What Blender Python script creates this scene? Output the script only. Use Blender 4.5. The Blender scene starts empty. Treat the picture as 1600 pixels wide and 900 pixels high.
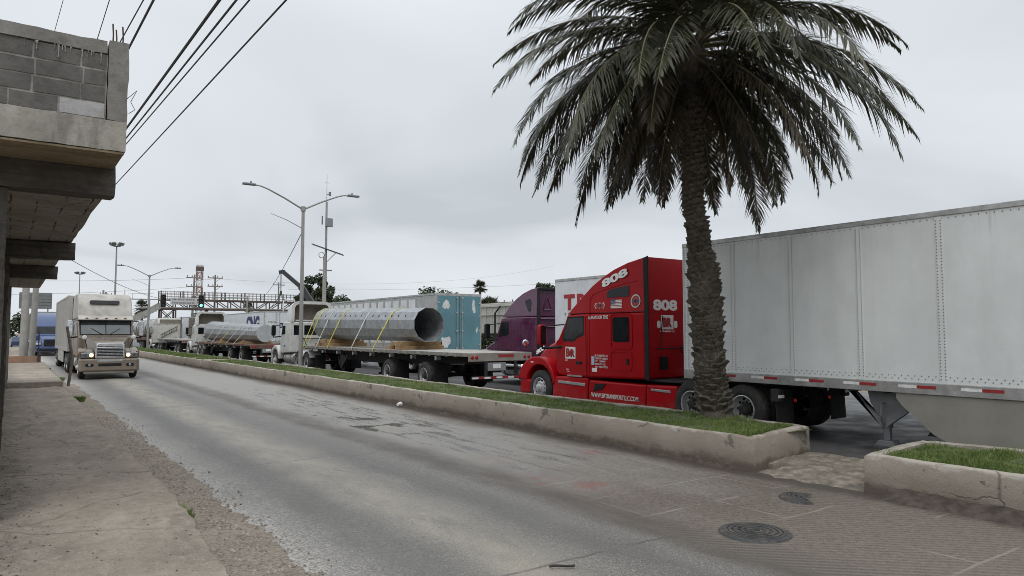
import bpy, bmesh, math, random
from mathutils import Vector as V, Matrix, noise as NZ
R = math.radians
C = bpy.context.scene.collection
scene = bpy.context.scene
rng = random.Random(7)

# ------------------------------------------------------------------ camera, sky, sun, exposure
cd = bpy.data.cameras.new('camera')
cam = bpy.data.objects.new('camera', cd); C.objects.link(cam)
cam.location = (0, 0, 2.1)
cam.rotation_euler = (R(90 + 3.557), 0, R(-35.268))
cd.sensor_width = 36.0; cd.lens = 36.0 * 1110 / 1600
cd.clip_start = 0.05; cd.clip_end = 3000
scene.camera = cam

SUN_EL, SUN_AZ = 58, 215          # azimuth measured clockwise from +Y
world = bpy.data.worlds.new('World'); scene.world = world; world.use_nodes = True
wn, wl = world.node_tree.nodes, world.node_tree.links
wn.clear()
def N(t, **k):
    n = wn.new(t)
    for a, b in k.items(): setattr(n, a, b)
    return n
sky = N('ShaderNodeTexSky', sky_type='NISHITA', sun_disc=False)
sky.sun_elevation = R(SUN_EL); sky.sun_rotation = R(SUN_AZ); sky.air_density = 1.5; sky.dust_density = 4.0
hs = N('ShaderNodeHueSaturation'); hs.inputs['Saturation'].default_value = 0.25; hs.inputs['Value'].default_value = 0.055
wl.new(sky.outputs[0], hs.inputs['Color'])
tc = N('ShaderNodeTexCoord'); sep = N('ShaderNodeSeparateXYZ'); wl.new(tc.outputs['Generated'], sep.inputs[0])
mz = N('ShaderNodeMath', operation='ADD'); wl.new(sep.outputs[2], mz.inputs[0]); mz.inputs[1].default_value = 0.22
mzz = N('ShaderNodeMath', operation='MAXIMUM'); wl.new(mz.outputs[0], mzz.inputs[0]); mzz.inputs[1].default_value = 0.05
dx = N('ShaderNodeMath', operation='DIVIDE'); wl.new(sep.outputs[0], dx.inputs[0]); wl.new(mzz.outputs[0], dx.inputs[1])
dy = N('ShaderNodeMath', operation='DIVIDE'); wl.new(sep.outputs[1], dy.inputs[0]); wl.new(mzz.outputs[0], dy.inputs[1])
cmb = N('ShaderNodeCombineXYZ'); wl.new(dx.outputs[0], cmb.inputs[0]); wl.new(dy.outputs[0], cmb.inputs[1])
n1 = N('ShaderNodeTexNoise'); n1.inputs['Scale'].default_value = 0.75; n1.inputs['Detail'].default_value = 4; n1.inputs['Roughness'].default_value = 0.42; n1.inputs['Distortion'].default_value = 0.5
wl.new(cmb.outputs[0], n1.inputs['Vector'])
cr = N('ShaderNodeValToRGB'); e = cr.color_ramp.elements
e[0].position = 0.34; e[0].color = (0.60, 0.65, 0.70, 1); e[1].position = 0.64; e[1].color = (0.87, 0.915, 0.96, 1)
el = cr.color_ramp.elements.new(0.46); el.color = (0.765, 0.815, 0.865, 1)
wl.new(n1.outputs[0], cr.inputs[0])
mx = N('ShaderNodeMix', data_type='RGBA'); mx.inputs[0].default_value = 0.88
wl.new(hs.outputs[0], mx.inputs[6]); wl.new(cr.outputs[0], mx.inputs[7])
bg = N('ShaderNodeBackground'); bg.inputs['Strength'].default_value = 1.0
# an overcast dome is brighter overhead than at the horizon
zr = N('ShaderNodeMapRange', interpolation_type='SMOOTHSTEP'); wl.new(sep.outputs[2], zr.inputs[0])
zr.inputs[1].default_value = 0.34; zr.inputs[2].default_value = 0.95; zr.inputs[3].default_value = 1.0; zr.inputs[4].default_value = 2.0
zm = N('ShaderNodeMix', data_type='RGBA', blend_type='MULTIPLY'); zm.inputs[0].default_value = 1.0
wl.new(mx.outputs[2], zm.inputs[6]); wl.new(zr.outputs[0], zm.inputs[7]); wl.new(zm.outputs[2], bg.inputs[0])
wo = N('ShaderNodeOutputWorld'); wl.new(bg.outputs[0], wo.inputs[0])

sl = bpy.data.lights.new('sun', 'SUN'); sl.energy = 0.9; sl.angle = R(25); sl.color = (1, 0.97, 0.92)
so = bpy.data.objects.new('sun', sl); C.objects.link(so)
so.rotation_euler = (R(90 - SUN_EL), 0, R(180 - SUN_AZ)); so.location = (-20, -30, 60)
vs = scene.view_settings; scene.display_settings.display_device = 'sRGB'
vs.view_transform = 'Standard'; vs.look = 'None'; vs.exposure = 0.0; vs.gamma = 1.0; vs.use_curve_mapping = False
scene.cycles.use_denoising = True; scene.cycles.filter_width = 0.9
scene.cycles.max_bounces = 6; scene.cycles.diffuse_bounces = 3; scene.cycles.glossy_bounces = 3
scene.cycles.sample_clamp_indirect = 4.0

# ------------------------------------------------------------------ materials
MATS = {}
class NT:
    def __init__(s, name):
        s.m = bpy.data.materials.new(name); s.m.use_nodes = True
        s.t = s.m.node_tree; s.n = s.t.nodes; s.l = s.t.links; s.n.clear()
        s.b = s.n.new('ShaderNodeBsdfPrincipled'); s.o = s.n.new('ShaderNodeOutputMaterial')
        s.l.new(s.b.outputs[0], s.o.inputs[0]); s.tc = s.n.new('ShaderNodeTexCoord'); s.oc = s.tc.outputs['Object']
    def new(s, t, **k):
        n = s.n.new(t)
        for a, b in k.items(): setattr(n, a, b)
        return n
    def link(s, a, b):
        if hasattr(a, 'is_linked'): s.l.new(a, b)
        else: b.default_value = a
    def noise(s, scale, detail=5, rough=.55, vec=None, dist=0, stretch=None):
        n = s.new('ShaderNodeTexNoise'); n.inputs['Scale'].default_value = scale; n.inputs['Detail'].default_value = detail
        n.inputs['Roughness'].default_value = rough; n.inputs['Distortion'].default_value = dist
        v = vec or s.oc
        if stretch:
            mp = s.new('ShaderNodeMapping'); mp.inputs['Scale'].default_value = stretch; s.l.new(v, mp.inputs[0]); v = mp.outputs[0]
        s.l.new(v, n.inputs['Vector']); return n.outputs[0]
    def ramp(s, x, a, b, lo=0., hi=1.):
        n = s.new('ShaderNodeMapRange'); n.interpolation_type = 'SMOOTHSTEP'
        s.link(x, n.inputs[0]); n.inputs[1].default_value = a; n.inputs[2].default_value = b
        n.inputs[3].default_value = lo; n.inputs[4].default_value = hi; return n.outputs[0]
    def math(s, op, a, b=0.):
        n = s.new('ShaderNodeMath', operation=op); s.link(a, n.inputs[0]); s.link(b, n.inputs[1]); return n.outputs[0]
    def mix(s, f, a, b, mode='MIX'):
        n = s.new('ShaderNodeMix', data_type='RGBA', blend_type=mode)
        s.link(f, n.inputs[0])
        for k, c in ((6, a), (7, b)):
            if hasattr(c, 'is_linked'): s.l.new(c, n.inputs[k])
            else: n.inputs[k].default_value = (*c[:3], 1)
        return n.outputs[2]
    def xyz(s):
        n = s.new('ShaderNodeSeparateXYZ'); s.l.new(s.oc, n.inputs[0]); return n.outputs
    def bump(s, h, strength=.3, dist=.02, prev=None):
        n = s.new('ShaderNodeBump'); n.inputs['Strength'].default_value = strength; n.inputs['Distance'].default_value = dist
        s.l.new(h, n.inputs['Height'])
        if prev is not None: s.l.new(prev, n.inputs['Normal'])
        s.l.new(n.outputs[0], s.b.inputs['Normal']); return n.outputs[0]
    def fin(s, col=None, rough=None, metal=0., spec=.5):
        if col is not None:
            if hasattr(col, 'is_linked'): s.l.new(col, s.b.inputs['Base Color'])
            else: s.b.inputs['Base Color'].default_value = (*col, 1)
        if rough is not None: s.link(rough, s.b.inputs['Roughness'])
        s.b.inputs['Metallic'].default_value = metal; s.b.inputs['Specular IOR Level'].default_value = spec
        return s.m

def mat(name, col, rough=.5, metal=0., var=.12, scale=3., bump=0., bscale=30., dirt=0., dcol=(.16, .135, .11), dscale=2., coat=0., spec=.5, mud=None, streak=False):
    if name in MATS: return MATS[name]
    t = NT(name)
    n = t.noise(scale, 6, .6)
    c = t.mix(t.ramp(n, .3, .7), tuple(x * (1 - var) for x in col), tuple(min(1, x * (1 + var)) for x in col))
    r = t.ramp(t.noise(scale * 2.3), .3, .7, max(.02, rough - .08), min(1, rough + .1))
    if dirt:
        d = t.noise(dscale, 8, .65, stretch=(1, 1, .25) if streak else None)
        f = t.ramp(d, .42, .72, 0., dirt)
        c = t.mix(f, c, dcol)
        r = t.math('ADD', r, t.math('MULTIPLY', f, .3))
    if mud:                     # splash band: (z0, z1, amount)
        z = t.xyz()[2]
        zz = t.math('ADD', z, t.math('MULTIPLY', t.math('SUBTRACT', t.noise(5, 6), .5), .7))
        c = t.mix(t.ramp(zz, mud[0], mud[1], mud[2], 0.), c, dcol)
    if bump: t.bump(t.noise(bscale, 5, .65), bump, .01)
    t.fin(c, r, metal, spec)
    if coat: t.b.inputs['Coat Weight'].default_value = coat; t.b.inputs['Coat Roughness'].default_value = .06
    MATS[name] = t.m; return t.m

# ------------------------------------------------------------------ mesh builder
class MB:
    def __init__(s): s.v, s.f, s.m = [], [], []
    def add(s, vs, fs, m=0):
        o = len(s.v); s.v += [tuple(p) for p in vs]; s.f += [tuple(i + o for i in f) for f in fs]; s.m += [m] * len(fs); return s
    def box(s, x0, x1, y0, y1, z0, z1, m=0):
        return s.add([(x0, y0, z0), (x1, y0, z0), (x1, y1, z0), (x0, y1, z0), (x0, y0, z1), (x1, y0, z1), (x1, y1, z1), (x0, y1, z1)],
              [(0, 3, 2, 1), (4, 5, 6, 7), (0, 1, 5, 4), (1, 2, 6, 5), (2, 3, 7, 6), (3, 0, 4, 7)], m)
    def beam(s, p0, p1, w, h, up=(0, 0, 1), m=0):
        p0, p1 = V(p0), V(p1); d = (p1 - p0).normalized(); u = V(up)
        if abs(d.dot(u)) > .98: u = V((1, 0, 0))
        sx = d.cross(u).normalized() * w / 2; sz = sx.cross(d).normalized() * h / 2
        q = [p + a * sx + b * sz for p in (p0, p1) for a, b in ((-1, -1), (1, -1), (1, 1), (-1, 1))]
        return s.add(q, [(3, 2, 1, 0), (4, 5, 6, 7), (0, 1, 5, 4), (1, 2, 6, 5), (2, 3, 7, 6), (3, 0, 4, 7)], m)
    def prism(s, poly, a, b, ax='x', m=0):
        n = len(poly)
        def P(q, t): return (t, q[0], q[1]) if ax == 'x' else ((q[0], t, q[1]) if ax == 'y' else (q[0], q[1], t))
        vs = [P(q, a) for q in poly] + [P(q, b) for q in poly]
        return s.add(vs, [tuple(range(n))[::-1], tuple(range(n, 2 * n))] + [(i, (i + 1) % n, n + (i + 1) % n, n + i) for i in range(n)], m)
    def tube(s, pts, r, n=8, m=0, cap=True):
        pts = [V(p) for p in pts]; k = len(pts); rs = r if isinstance(r, (list, tuple)) else [r] * k
        vs = []; up = None
        for i, p in enumerate(pts):
            d = (pts[min(i + 1, k - 1)] - pts[max(i - 1, 0)]).normalized()
            if up is None:
                up = V((0, 0, 1)) if abs(d.z) < .9 else V((1, 0, 0))
            u = d.cross(up).normalized(); w = u.cross(d).normalized(); up = w
            vs += [p + (u * math.cos(2 * math.pi * j / n) + w * math.sin(2 * math.pi * j / n)) * rs[i] for j in range(n)]
        fs = [(i * n + j, i * n + (j + 1) % n, (i + 1) * n + (j + 1) % n, (i + 1) * n + j) for i in range(k - 1) for j in range(n)]
        if cap: fs += [tuple(range(n))[::-1], tuple(range((k - 1) * n, k * n))]
        return s.add(vs, fs, m)
    def cyl(s, p0, p1, r0, r1=None, n=16, m=0): return s.tube([p0, p1], [r0, r0 if r1 is None else r1], n, m)
    def lathe(s, prof, c=(0, 0, 0), ax='x', n=32, m=0):
        vs = []
        for r, h in prof:
            for j in range(n):
                a = 2 * math.pi * j / n; u, w = r * math.cos(a), r * math.sin(a)
                p = (h, u, w) if ax == 'x' else ((u, h, w) if ax == 'y' else (u, w, h))
                vs.append((p[0] + c[0], p[1] + c[1], p[2] + c[2]))
        k = len(prof)
        return s.add(vs, [(i * n + j, i * n + (j + 1) % n, (i + 1) * n + (j + 1) % n, (i + 1) * n + j) for i in range(k - 1) for j in range(n)], m)
    def hull(s, cols, W, m=0):
        """body of columns (y, z_bottom, z_top); W(y, z) is the half width"""
        vs = []
        for y, zb, zt in cols: vs += [(-W(y, zb), y, zb), (-W(y, zt), y, zt), (W(y, zt), y, zt), (W(y, zb), y, zb)]
        n = len(cols); fs = [(0, 1, 2, 3), tuple(4 * (n - 1) + i for i in (3, 2, 1, 0))]
        for i in range(n - 1):
            a, b = 4 * i, 4 * i + 4
            fs += [(a + j, b + j, b + (j + 1) % 4, a + (j + 1) % 4) for j in range(4)]
        return s.add(vs, fs, m)
    def arch(s, outer, inner, a, b, m=0):
        """band between two (y, z) polylines of equal length, from x=a to x=b"""
        n = len(outer)
        vs = [(x, *q) for x in (a, b) for q in outer + inner]; o = 2 * n; fs = []
        for i in range(n - 1):
            fs += [(i, i + 1, n + i + 1, n + i), (o + i + 1, o + i, o + n + i, o + n + i + 1), (i + 1, i, o + i, o + i + 1), (n + i, n + i + 1, o + n + i + 1, o + n + i)]
        fs += [(0, n, o + n, o), (n - 1, o + n - 1, o + 2 * n - 1, 2 * n - 1)]
        return s.add(vs, fs, m)
    def quad(s, *p, m=0): return s.add(p, [tuple(range(len(p)))], m)
    def mesh(s, name, mats, sharp=35, fix=True):
        me = bpy.data.meshes.new(name); me.from_pydata(s.v, [], s.f)
        for q in (mats if isinstance(mats, (list, tuple)) else [mats]): me.materials.append(q)
        me.polygons.foreach_set('material_index', s.m)
        if fix:
            bm = bmesh.new(); bm.from_mesh(me); bmesh.ops.recalc_face_normals(bm, faces=bm.faces); bm.to_mesh(me); bm.free()
        if sharp:
            me.polygons.foreach_set('use_smooth', [True] * len(me.polygons)); me.set_sharp_from_angle(angle=R(sharp))
        me.update(); return me
    def build(s, name, mats, parent=None, bevel=0, seg=2, sharp=35, loc=None, rot=None, label=None, fix=True):
        return place(name, s.mesh(name, mats, sharp, fix), parent, bevel, seg, loc, rot, label)
def place(name, me, parent=None, bevel=0, seg=2, loc=None, rot=None, label=None):
    o = bpy.data.objects.new(name, me); C.objects.link(o)
    if parent: o.parent = parent
    if loc: o.location = loc
    if rot: o.rotation_euler = rot
    if label: o['label'] = label
    if bevel:
        b = o.modifiers.new('bevel', 'BEVEL'); b.width = bevel; b.segments = seg; b.limit_method = 'ANGLE'; b.angle_limit = R(32); b.harden_normals = True
    return o
def tag(o, label=None, cat=None, group=None, kind=None):
    if label: o['label'] = label
    if cat: o['category'] = cat
    if group: o['group'] = group
    if kind: o['kind'] = kind
    return o
def thing(name, label, cat, loc=(0, 0, 0), rz=0, group=None):
    o = bpy.data.objects.new(name, None); C.objects.link(o); o.empty_display_size = .3
    o.location = loc; o.rotation_euler = (0, 0, rz); return tag(o, label, cat, group)
def copy_tree(o, parent=None):
    c = o.copy(); C.objects.link(c)
    if parent: c.parent = parent
    for ch in [x for x in scene.objects if x.parent == o]: copy_tree(ch, c)
    return c
_txt = {}
def text(parent, s, org, xd, up, w, h, m, name='lettering', depth=.004, bold=.02, label=None):
    """flat raised letters; org = lower left corner in the parent's frame, w x h its size"""
    key = (s, bold)
    if key not in _txt:
        cu = bpy.data.curves.new('letters', 'FONT'); cu.body = s; cu.offset = bold; cu.extrude = .5; cu.resolution_u = 3
        t = bpy.data.objects.new('letters', cu); C.objects.link(t); dg = bpy.context.evaluated_depsgraph_get()
        me = bpy.data.meshes.new_from_object(t.evaluated_get(dg)); bpy.data.objects.remove(t)
        _txt[key] = ([tuple(q.co) for q in me.vertices], [tuple(p.vertices) for p in me.polygons])
    vs, fs = _txt[key]
    x0, x1 = min(q[0] for q in vs), max(q[0] for q in vs); y0, y1 = min(q[1] for q in vs), max(q[1] for q in vs)
    xd, up = V(xd).normalized(), V(up).normalized(); nd = xd.cross(up).normalized(); org = V(org)
    mb = MB(); mb.add([org + xd * ((q[0] - x0) / (x1 - x0) * w) + up * ((q[1] - y0) / (y1 - y0) * h) + nd * (q[2] * depth) for q in vs], fs)
    return mb.build(name, m, parent, sharp=0, fix=False, label=label)
def panel(pts, nd, t=.02):
    """flat plate: outline pts pushed t along -nd for thickness"""
    nd = V(nd).normalized(); n = len(pts); pts = [V(p) for p in pts]
    mb = MB(); mb.add(pts + [p - nd * t for p in pts], [tuple(range(n)), tuple(range(n, 2 * n))[::-1]] + [(i, n + i, n + (i + 1) % n, (i + 1) % n) for i in range(n)])
    return mb
def rrect(a0, a1, b0, b1, r=.06, n=4):
    out = []
    for cx, cy, s0 in ((a1 - r, b1 - r, 0), (a0 + r, b1 - r, 90), (a0 + r, b0 + r, 180), (a1 - r, b0 + r, 270)):
        for i in range(n + 1):
            t = R(s0 + 90 * i / n); out.append((cx + r * math.cos(t), cy + r * math.sin(t)))
    return out

# palette
rubber = mat('rubber', (.022, .021, .02), .8, var=.3, scale=9, dirt=.45, dcol=(.10, .088, .075), dscale=6, bump=.2, bscale=60)
steel = mat('rim_steel', (.52, .52, .53), .35, .35, dirt=.4, dcol=(.16, .15, .14), dscale=9)
alu = mat('aluminium', (.46, .46, .45), .42, .7, var=.15, scale=6, dirt=.5, dcol=(.20, .185, .165), dscale=4)
chrome = mat('chrome', (.62, .63, .64), .14, 1., var=.1, scale=5, dirt=.25, dscale=6)
black = mat('black_plastic', (.014, .014, .015), .65, var=.25, scale=8, dirt=.2, dcol=(.05, .045, .04), spec=.25)
chassis = mat('chassis_black', (.015, .0145, .014), .7, var=.3, scale=7, dirt=.5, dcol=(.06, .052, .044), dscale=3)
glass = mat('tinted_glass', (.010, .013, .015), .08, var=.4, scale=1.6, spec=.3)
redlens = mat('red_lens', (.33, .02, .018), .2, var=.1)
white_paint = mat('white_lettering', (.78, .78, .76), .45, var=.06, scale=8)
tape_red = mat('reflector_red', (.30, .022, .025), .4, var=.15, scale=12)
tape_white = mat('reflector_white', (.72, .72, .70), .4, var=.15, scale=12)
gal = mat('galvanised_steel', (.325, .34, .355), .5, .45, var=.2, scale=3.5, dirt=.35, dcol=(.22, .225, .23), dscale=5)
# ------------------------------------------------------------------ ground, roads, pavement
def grid(x0, x1, y0, y1, nx, ny, zf, xf=None):
    mb = MB(); vs = []
    for j in range(ny + 1):
        y = y0 + (y1 - y0) * j / ny
        a, b = (x0, x1) if xf is None else xf(y)
        for i in range(nx + 1):
            x = a + (b - a) * i / nx; vs.append((x, y, zf(x, y)))
    w = nx + 1
    return mb.add(vs, [(j * w + i, j * w + i + 1, (j + 1) * w + i + 1, (j + 1) * w + i) for j in range(ny) for i in range(nx)])
def nz(x, y, z=0.): return NZ.noise(V((x, y, z)))

g_m = mat('dry_ground', (.20, .17, .135), .95, var=.25, scale=.3, bump=.4, bscale=6)
tag(grid(-900, 900, -300, 1500, 4, 4, lambda x, y: -.03).build('ground', g_m, sharp=0), kind='structure')

# near road: asphalt lane and worn, muddy concrete lane
t = NT('road_surface'); X, Y, Z = t.xyz()
wob = t.math('MULTIPLY', t.math('SUBTRACT', t.noise(.9, 3), .5), .5)
xw = t.math('ADD', X, wob)
fine = t.noise(70, 4, .75); mid = t.noise(18, 6, .65); big = t.noise(.5, 5, .6, stretch=(1, .35, 1)); dust_n = t.noise(2.2, 8, .7, stretch=(1, .3, 1))
spk = t.noise(42, 3, .7)
asph = t.mix(t.ramp(fine, .32, .68), (.070, .064, .057), (.215, .202, .185))
asph = t.mix(t.math('MULTIPLY', t.ramp(spk, .57, .68), .6), asph, (.42, .41, .39))
asph = t.mix(t.ramp(big, .35, .7, 0, .4), asph, (.165, .155, .142))
# pale grit on the verge side, tan dust between the wheel tracks
edge = t.math('MULTIPLY', t.ramp(xw, 2.05, 3.0, 1, 0), t.ramp(spk, .40, .62, .1, 1.)); asph = t.mix(edge, asph, (.46, .435, .40))
d1 = t.math('MULTIPLY', t.math('MULTIPLY', t.ramp(xw, 3.3, 3.85, 0, 1), t.ramp(xw, 3.9, 4.7, 1, 0)), t.ramp(dust_n, .32, .62, .15, .7)); d1 = t.math('MULTIPLY', d1, t.ramp(fine, .35, .62, .35, 1.)); asph = t.mix(d1, asph, (.40, .355, .28))
ck = t.new('ShaderNodeTexVoronoi', feature='DISTANCE_TO_EDGE'); ck.inputs['Scale'].default_value = .42
t.l.new(t.mix(.35, t.oc, t.noise(1.4, 4)), ck.inputs['Vector'])
yj = t.math('ADD', Y, t.math('MULTIPLY', t.math('SUBTRACT', t.noise(2.5, 4), .5), .12))
for yy, k_ in ((5.2, .75), (11.75, .6), (22.3, .85), (31., .7), (16.9, .35)):
    jn = t.math('MULTIPLY', t.ramp(t.math('ABSOLUTE', t.math('SUBTRACT', yj, yy)), .004 + yy * .0008, .014 + yy * .003, k_ * .8, 0), t.ramp(t.noise(1.3, 3), .36, .5)); asph = t.mix(jn, asph, (.055, .048, .042))
tyre = t.math('MULTIPLY', t.math('MAXIMUM', t.math('MULTIPLY', t.ramp(xw, 2.75, 3.05), t.ramp(xw, 3.5, 3.2)), t.math('MULTIPLY', t.ramp(xw, 4.5, 4.8), t.ramp(xw, 5.3, 5.0))), t.ramp(big, .4, .6, .15, .5)); asph = t.mix(tyre, asph, (.075, .070, .064))
stain = t.math('MULTIPLY', t.ramp(t.noise(.75, 5, .6, stretch=(1, .22, 1)), .56, .72, 0, .45), 1.); asph = t.mix(stain, asph, (.085, .078, .07))
crk = t.math('MULTIPLY', t.ramp(ck.outputs['Distance'], .0, .008, .5, 0), t.ramp(t.noise(.6, 2), .55, .68)); asph = t.mix(crk, asph, (.05, .047, .043))
# concrete side
conc = t.mix(t.ramp(mid, .3, .7), (.165, .15, .133), (.26, .242, .218)); conc = t.mix(t.ramp(fine, .3, .75, 0, .35), conc, (.31, .30, .28))
mudn = t.noise(1.1, 7, .68, stretch=(1, .45, 1))
muddy = t.math('MAXIMUM', t.ramp(t.math('ADD', Y, t.math('MULTIPLY', mudn, 7)), 8., 14.5, .88, .04), t.ramp(t.math('ADD', xw, t.math('MULTIPLY', mudn, 1.2)), 9.0, 9.6, 0, .8))
mudc = t.mix(t.ramp(mid, .3, .7), (.072, .053, .040), (.130, .099, .076))
conc = t.mix(muddy, conc, mudc)
br = t.new('ShaderNodeTexBrick'); br.offset = .5; br.inputs['Scale'].default_value = 1; br.inputs['Mortar Size'].default_value = .022; br.inputs['Brick Width'].default_value = 2.35; br.inputs['Row Height'].default_value = .95; br.inputs['Mortar Smooth'].default_value = .6
t.l.new(t.mix(.04, t.oc, t.noise(3., 3)), br.inputs['Vector'])
jl = t.math('MULTIPLY', t.math('MULTIPLY', br.outputs['Fac'], t.ramp(Y, 17, 10, .1, .5)), t.ramp(t.noise(.9, 3), .42, .58)); conc = t.mix(jl, conc, (.30, .27, .235))
redp = t.math('MULTIPLY', t.ramp(t.noise(.85, 6, .6, stretch=(1, .8, 1)), .6, .66, 0, .5), t.math('MULTIPLY', t.ramp(Y, 6.5, 7.6), t.ramp(Y, 10.5, 9.2))); conc = t.mix(redp, conc, (.21, .07, .052))
# standing water and damp ruts along the concrete
wetn = t.noise(3.0, 8, .72, stretch=(1.6, .17, 1)); wet2 = t.noise(1.05, 3, .5, stretch=(1, .8, 1))
wband = t.math('MULTIPLY', t.math('MULTIPLY', t.ramp(Y, 7., 9.5), t.ramp(Y, 34., 22., .15, 1.)), t.math('MULTIPLY', t.ramp(xw, 6.1, 6.6), t.ramp(xw, 8.9, 7.9, .2, 1)))
wet = t.math('MULTIPLY', t.ramp(wetn, .47, .62, 0, .9), wband)
pud = t.math('MULTIPLY', t.ramp(t.math('ADD', wet2, t.math('MULTIPLY', t.math('SUBTRACT', wetn, .5), .5)), .56, .60), t.math('MULTIPLY', t.math('MULTIPLY', t.ramp(Y, 12.5, 14), t.ramp(Y, 19.5, 18)), t.math('MULTIPLY', t.ramp(xw, 6.2, 6.5), t.ramp(xw, 7.8, 7.5)))); wet = t.math('MAXIMUM', wet, pud)
conc = t.mix(t.math('MULTIPLY', wet, .8), conc, (.06, .052, .045))
side = t.ramp(xw, 5.6, 6.0)
col = t.mix(side, asph, conc)
# muddy seam between the two
rut = t.math('MULTIPLY', t.ramp(xw, 5.35, 5.7), t.ramp(xw, 6.5, 5.9)); col = t.mix(t.math('MULTIPLY', rut, t.ramp(dust_n, .3, .6, .55, 1.)), col, (.082, .068, .056))
tine = t.new('ShaderNodeTexWave', wave_type='BANDS', bands_direction='DIAGONAL'); tine.inputs['Scale'].default_value = 5.2; tine.inputs['Distortion'].default_value = .6
t.l.new(t.oc, tine.inputs['Vector'])
groove = t.math('MULTIPLY', t.math('MULTIPLY', tine.outputs['Fac'], side), t.ramp(Y, 6.2, 4.5))
col = t.mix(t.math('MULTIPLY', groove, .35), col, (.23, .20, .17))
gut = t.ramp(t.math('ADD', X, t.math('MULTIPLY', t.math('SUBTRACT', t.noise(2., 6, .65), .5), .5)), 8.78, 9.12); col = t.mix(t.math('MULTIPLY', gut, .85), col, (.055, .044, .036))
rough = t.math('SUBTRACT', t.ramp(mid, .3, .7, .52, .72), t.math('MULTIPLY', t.math('MULTIPLY', wet, side), .48))
rough = t.math('SUBTRACT', rough, t.math('MULTIPLY', t.math('MULTIPLY', side, t.ramp(Y, 9, 15)), .12))
h = t.math('ADD', t.math('MULTIPLY', fine, t.math('SUBTRACT', 1., t.math('MULTIPLY', wet, .95))), t.math('MULTIPLY', groove, .5))
h = t.math('SUBTRACT', h, t.math('MULTIPLY', jl, .5))
t.bump(h, .5, .012); road_m = t.fin(col, rough, 0, .5)
def road_z(x, y): return .022 * nz(x * .9, y * .35) * (1 if 2.3 < x < 9.1 else .3) - .012
tag(grid(2.0, 9.32, -8, 120, 30, 320, road_z).build('road', road_m, sharp=0), kind='structure')
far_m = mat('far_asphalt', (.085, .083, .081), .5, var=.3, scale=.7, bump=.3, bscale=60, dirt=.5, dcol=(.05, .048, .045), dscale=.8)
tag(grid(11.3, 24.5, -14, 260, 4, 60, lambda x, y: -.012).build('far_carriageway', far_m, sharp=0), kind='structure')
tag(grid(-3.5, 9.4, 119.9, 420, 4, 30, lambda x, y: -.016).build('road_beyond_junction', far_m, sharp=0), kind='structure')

side_m = None
t = NT('sidewalk_concrete'); X, Y, Z = t.xyz()
a = t.noise(.7, 7, .65); b = t.noise(9, 7, .72); f = t.noise(48, 4, .75)
c = t.mix(t.ramp(a, .3, .7), (.26, .218, .178), (.41, .35, .288)); c = t.mix(t.ramp(b, .35, .72, 0, .55), c, (.185, .158, .13))
c = t.mix(t.ramp(f, .52, .7, 0, .75), c, (.50, .445, .375))
c = t.mix(t.ramp(f, .42, .28, 0, .5), c, (.13, .11, .09))
patch = t.noise(1.9, 6, .7, stretch=(1, .5, 1)); c = t.mix(t.ramp(patch, .55, .62, 0, .55), c, (.20, .17, .142)); c = t.mix(t.ramp(patch, .42, .34, 0, .35), c, (.46, .405, .335))
sp = t.new('ShaderNodeTexVoronoi'); sp.inputs['Scale'].default_value = 26; t.l.new(t.oc, sp.inputs['Vector'])
c = t.mix(t.math('MULTIPLY', t.ramp(sp.outputs['Distance'], .16, .06), t.ramp(t.noise(3, 4), .5, .62, 0, .8)), c, (.10, .085, .07))
ck = t.new('ShaderNodeTexVoronoi', feature='DISTANCE_TO_EDGE'); ck.inputs['Scale'].default_value = .5
t.l.new(t.mix(.3, t.oc, t.noise(1.6, 5)), ck.inputs['Vector'])
c = t.mix(t.math('MULTIPLY', t.ramp(ck.outputs['Distance'], 0, .012, .6, 0), t.ramp(t.noise(.8, 2), .42, .55)), c, (.11, .09, .075))
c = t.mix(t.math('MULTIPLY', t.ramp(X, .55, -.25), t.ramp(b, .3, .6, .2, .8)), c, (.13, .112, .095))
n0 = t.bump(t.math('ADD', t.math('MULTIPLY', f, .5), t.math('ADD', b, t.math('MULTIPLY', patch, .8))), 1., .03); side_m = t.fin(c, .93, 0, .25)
dirt_m = None
t = NT('gravelly_dirt'); a = t.noise(1.6, 7, .7); b = t.noise(28, 6, .7)
c = t.mix(t.ramp(a, .3, .7), (.165, .134, .105), (.275, .235, .192)); c = t.mix(t.ramp(b, .35, .7, 0, .7), c, (.37, .33, .28)); c = t.mix(t.ramp(b, .5, .28, 0, .8), c, (.06, .047, .037))
t.bump(t.math('ADD', b, a), .9, .03); dirt_m = t.fin(c, .95, 0, .2)

def sw_edge(y):
    e = 1.64 + .05 * nz(0, y * .8, 3.) + .03 * nz(0, y * 2.9, 9.) + .02 * nz(0, y * 9, 4.)
    if y < 8.4: e -= .10 * min(1., (8.4 - y) / .25) * (0.6 + .4 * math.sin(y * 1.3))
    return e
def sw_top(x, y):
    z = .2 + .022 * nz(x * 1.3, y * .6, 1.) + .016 * nz(x * 4, y * 2.2, 5.)
    z += .009 * nz(x * 9, y * 6, 7.) + .014 * max(0, nz(x * 2.5, y * 1.6, 12.) - .15) * 2
    if y < 9.5:
        k = max(0., min(1., (9.5 - y) / 5.)); z -= .14 * k * max(0., min(1., (x + .6) / 2.))
    return z
mb = grid(0, 1, -4, 29.4, 60, 560, sw_top, lambda y: (-1.4, sw_edge(y)))
w = 61
for j in range(560):        # broken edge face of the slab
    a, b = j * w + 60, (j + 1) * w + 60; pa, pb = mb.v[a], mb.v[b]; k = len(mb.v)
    mb.v += [(pa[0] + .03, pa[1], -.02), (pb[0] + .03, pb[1], -.02)]; mb.f.append((a, k, k + 1, b)); mb.m.append(0)
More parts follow.
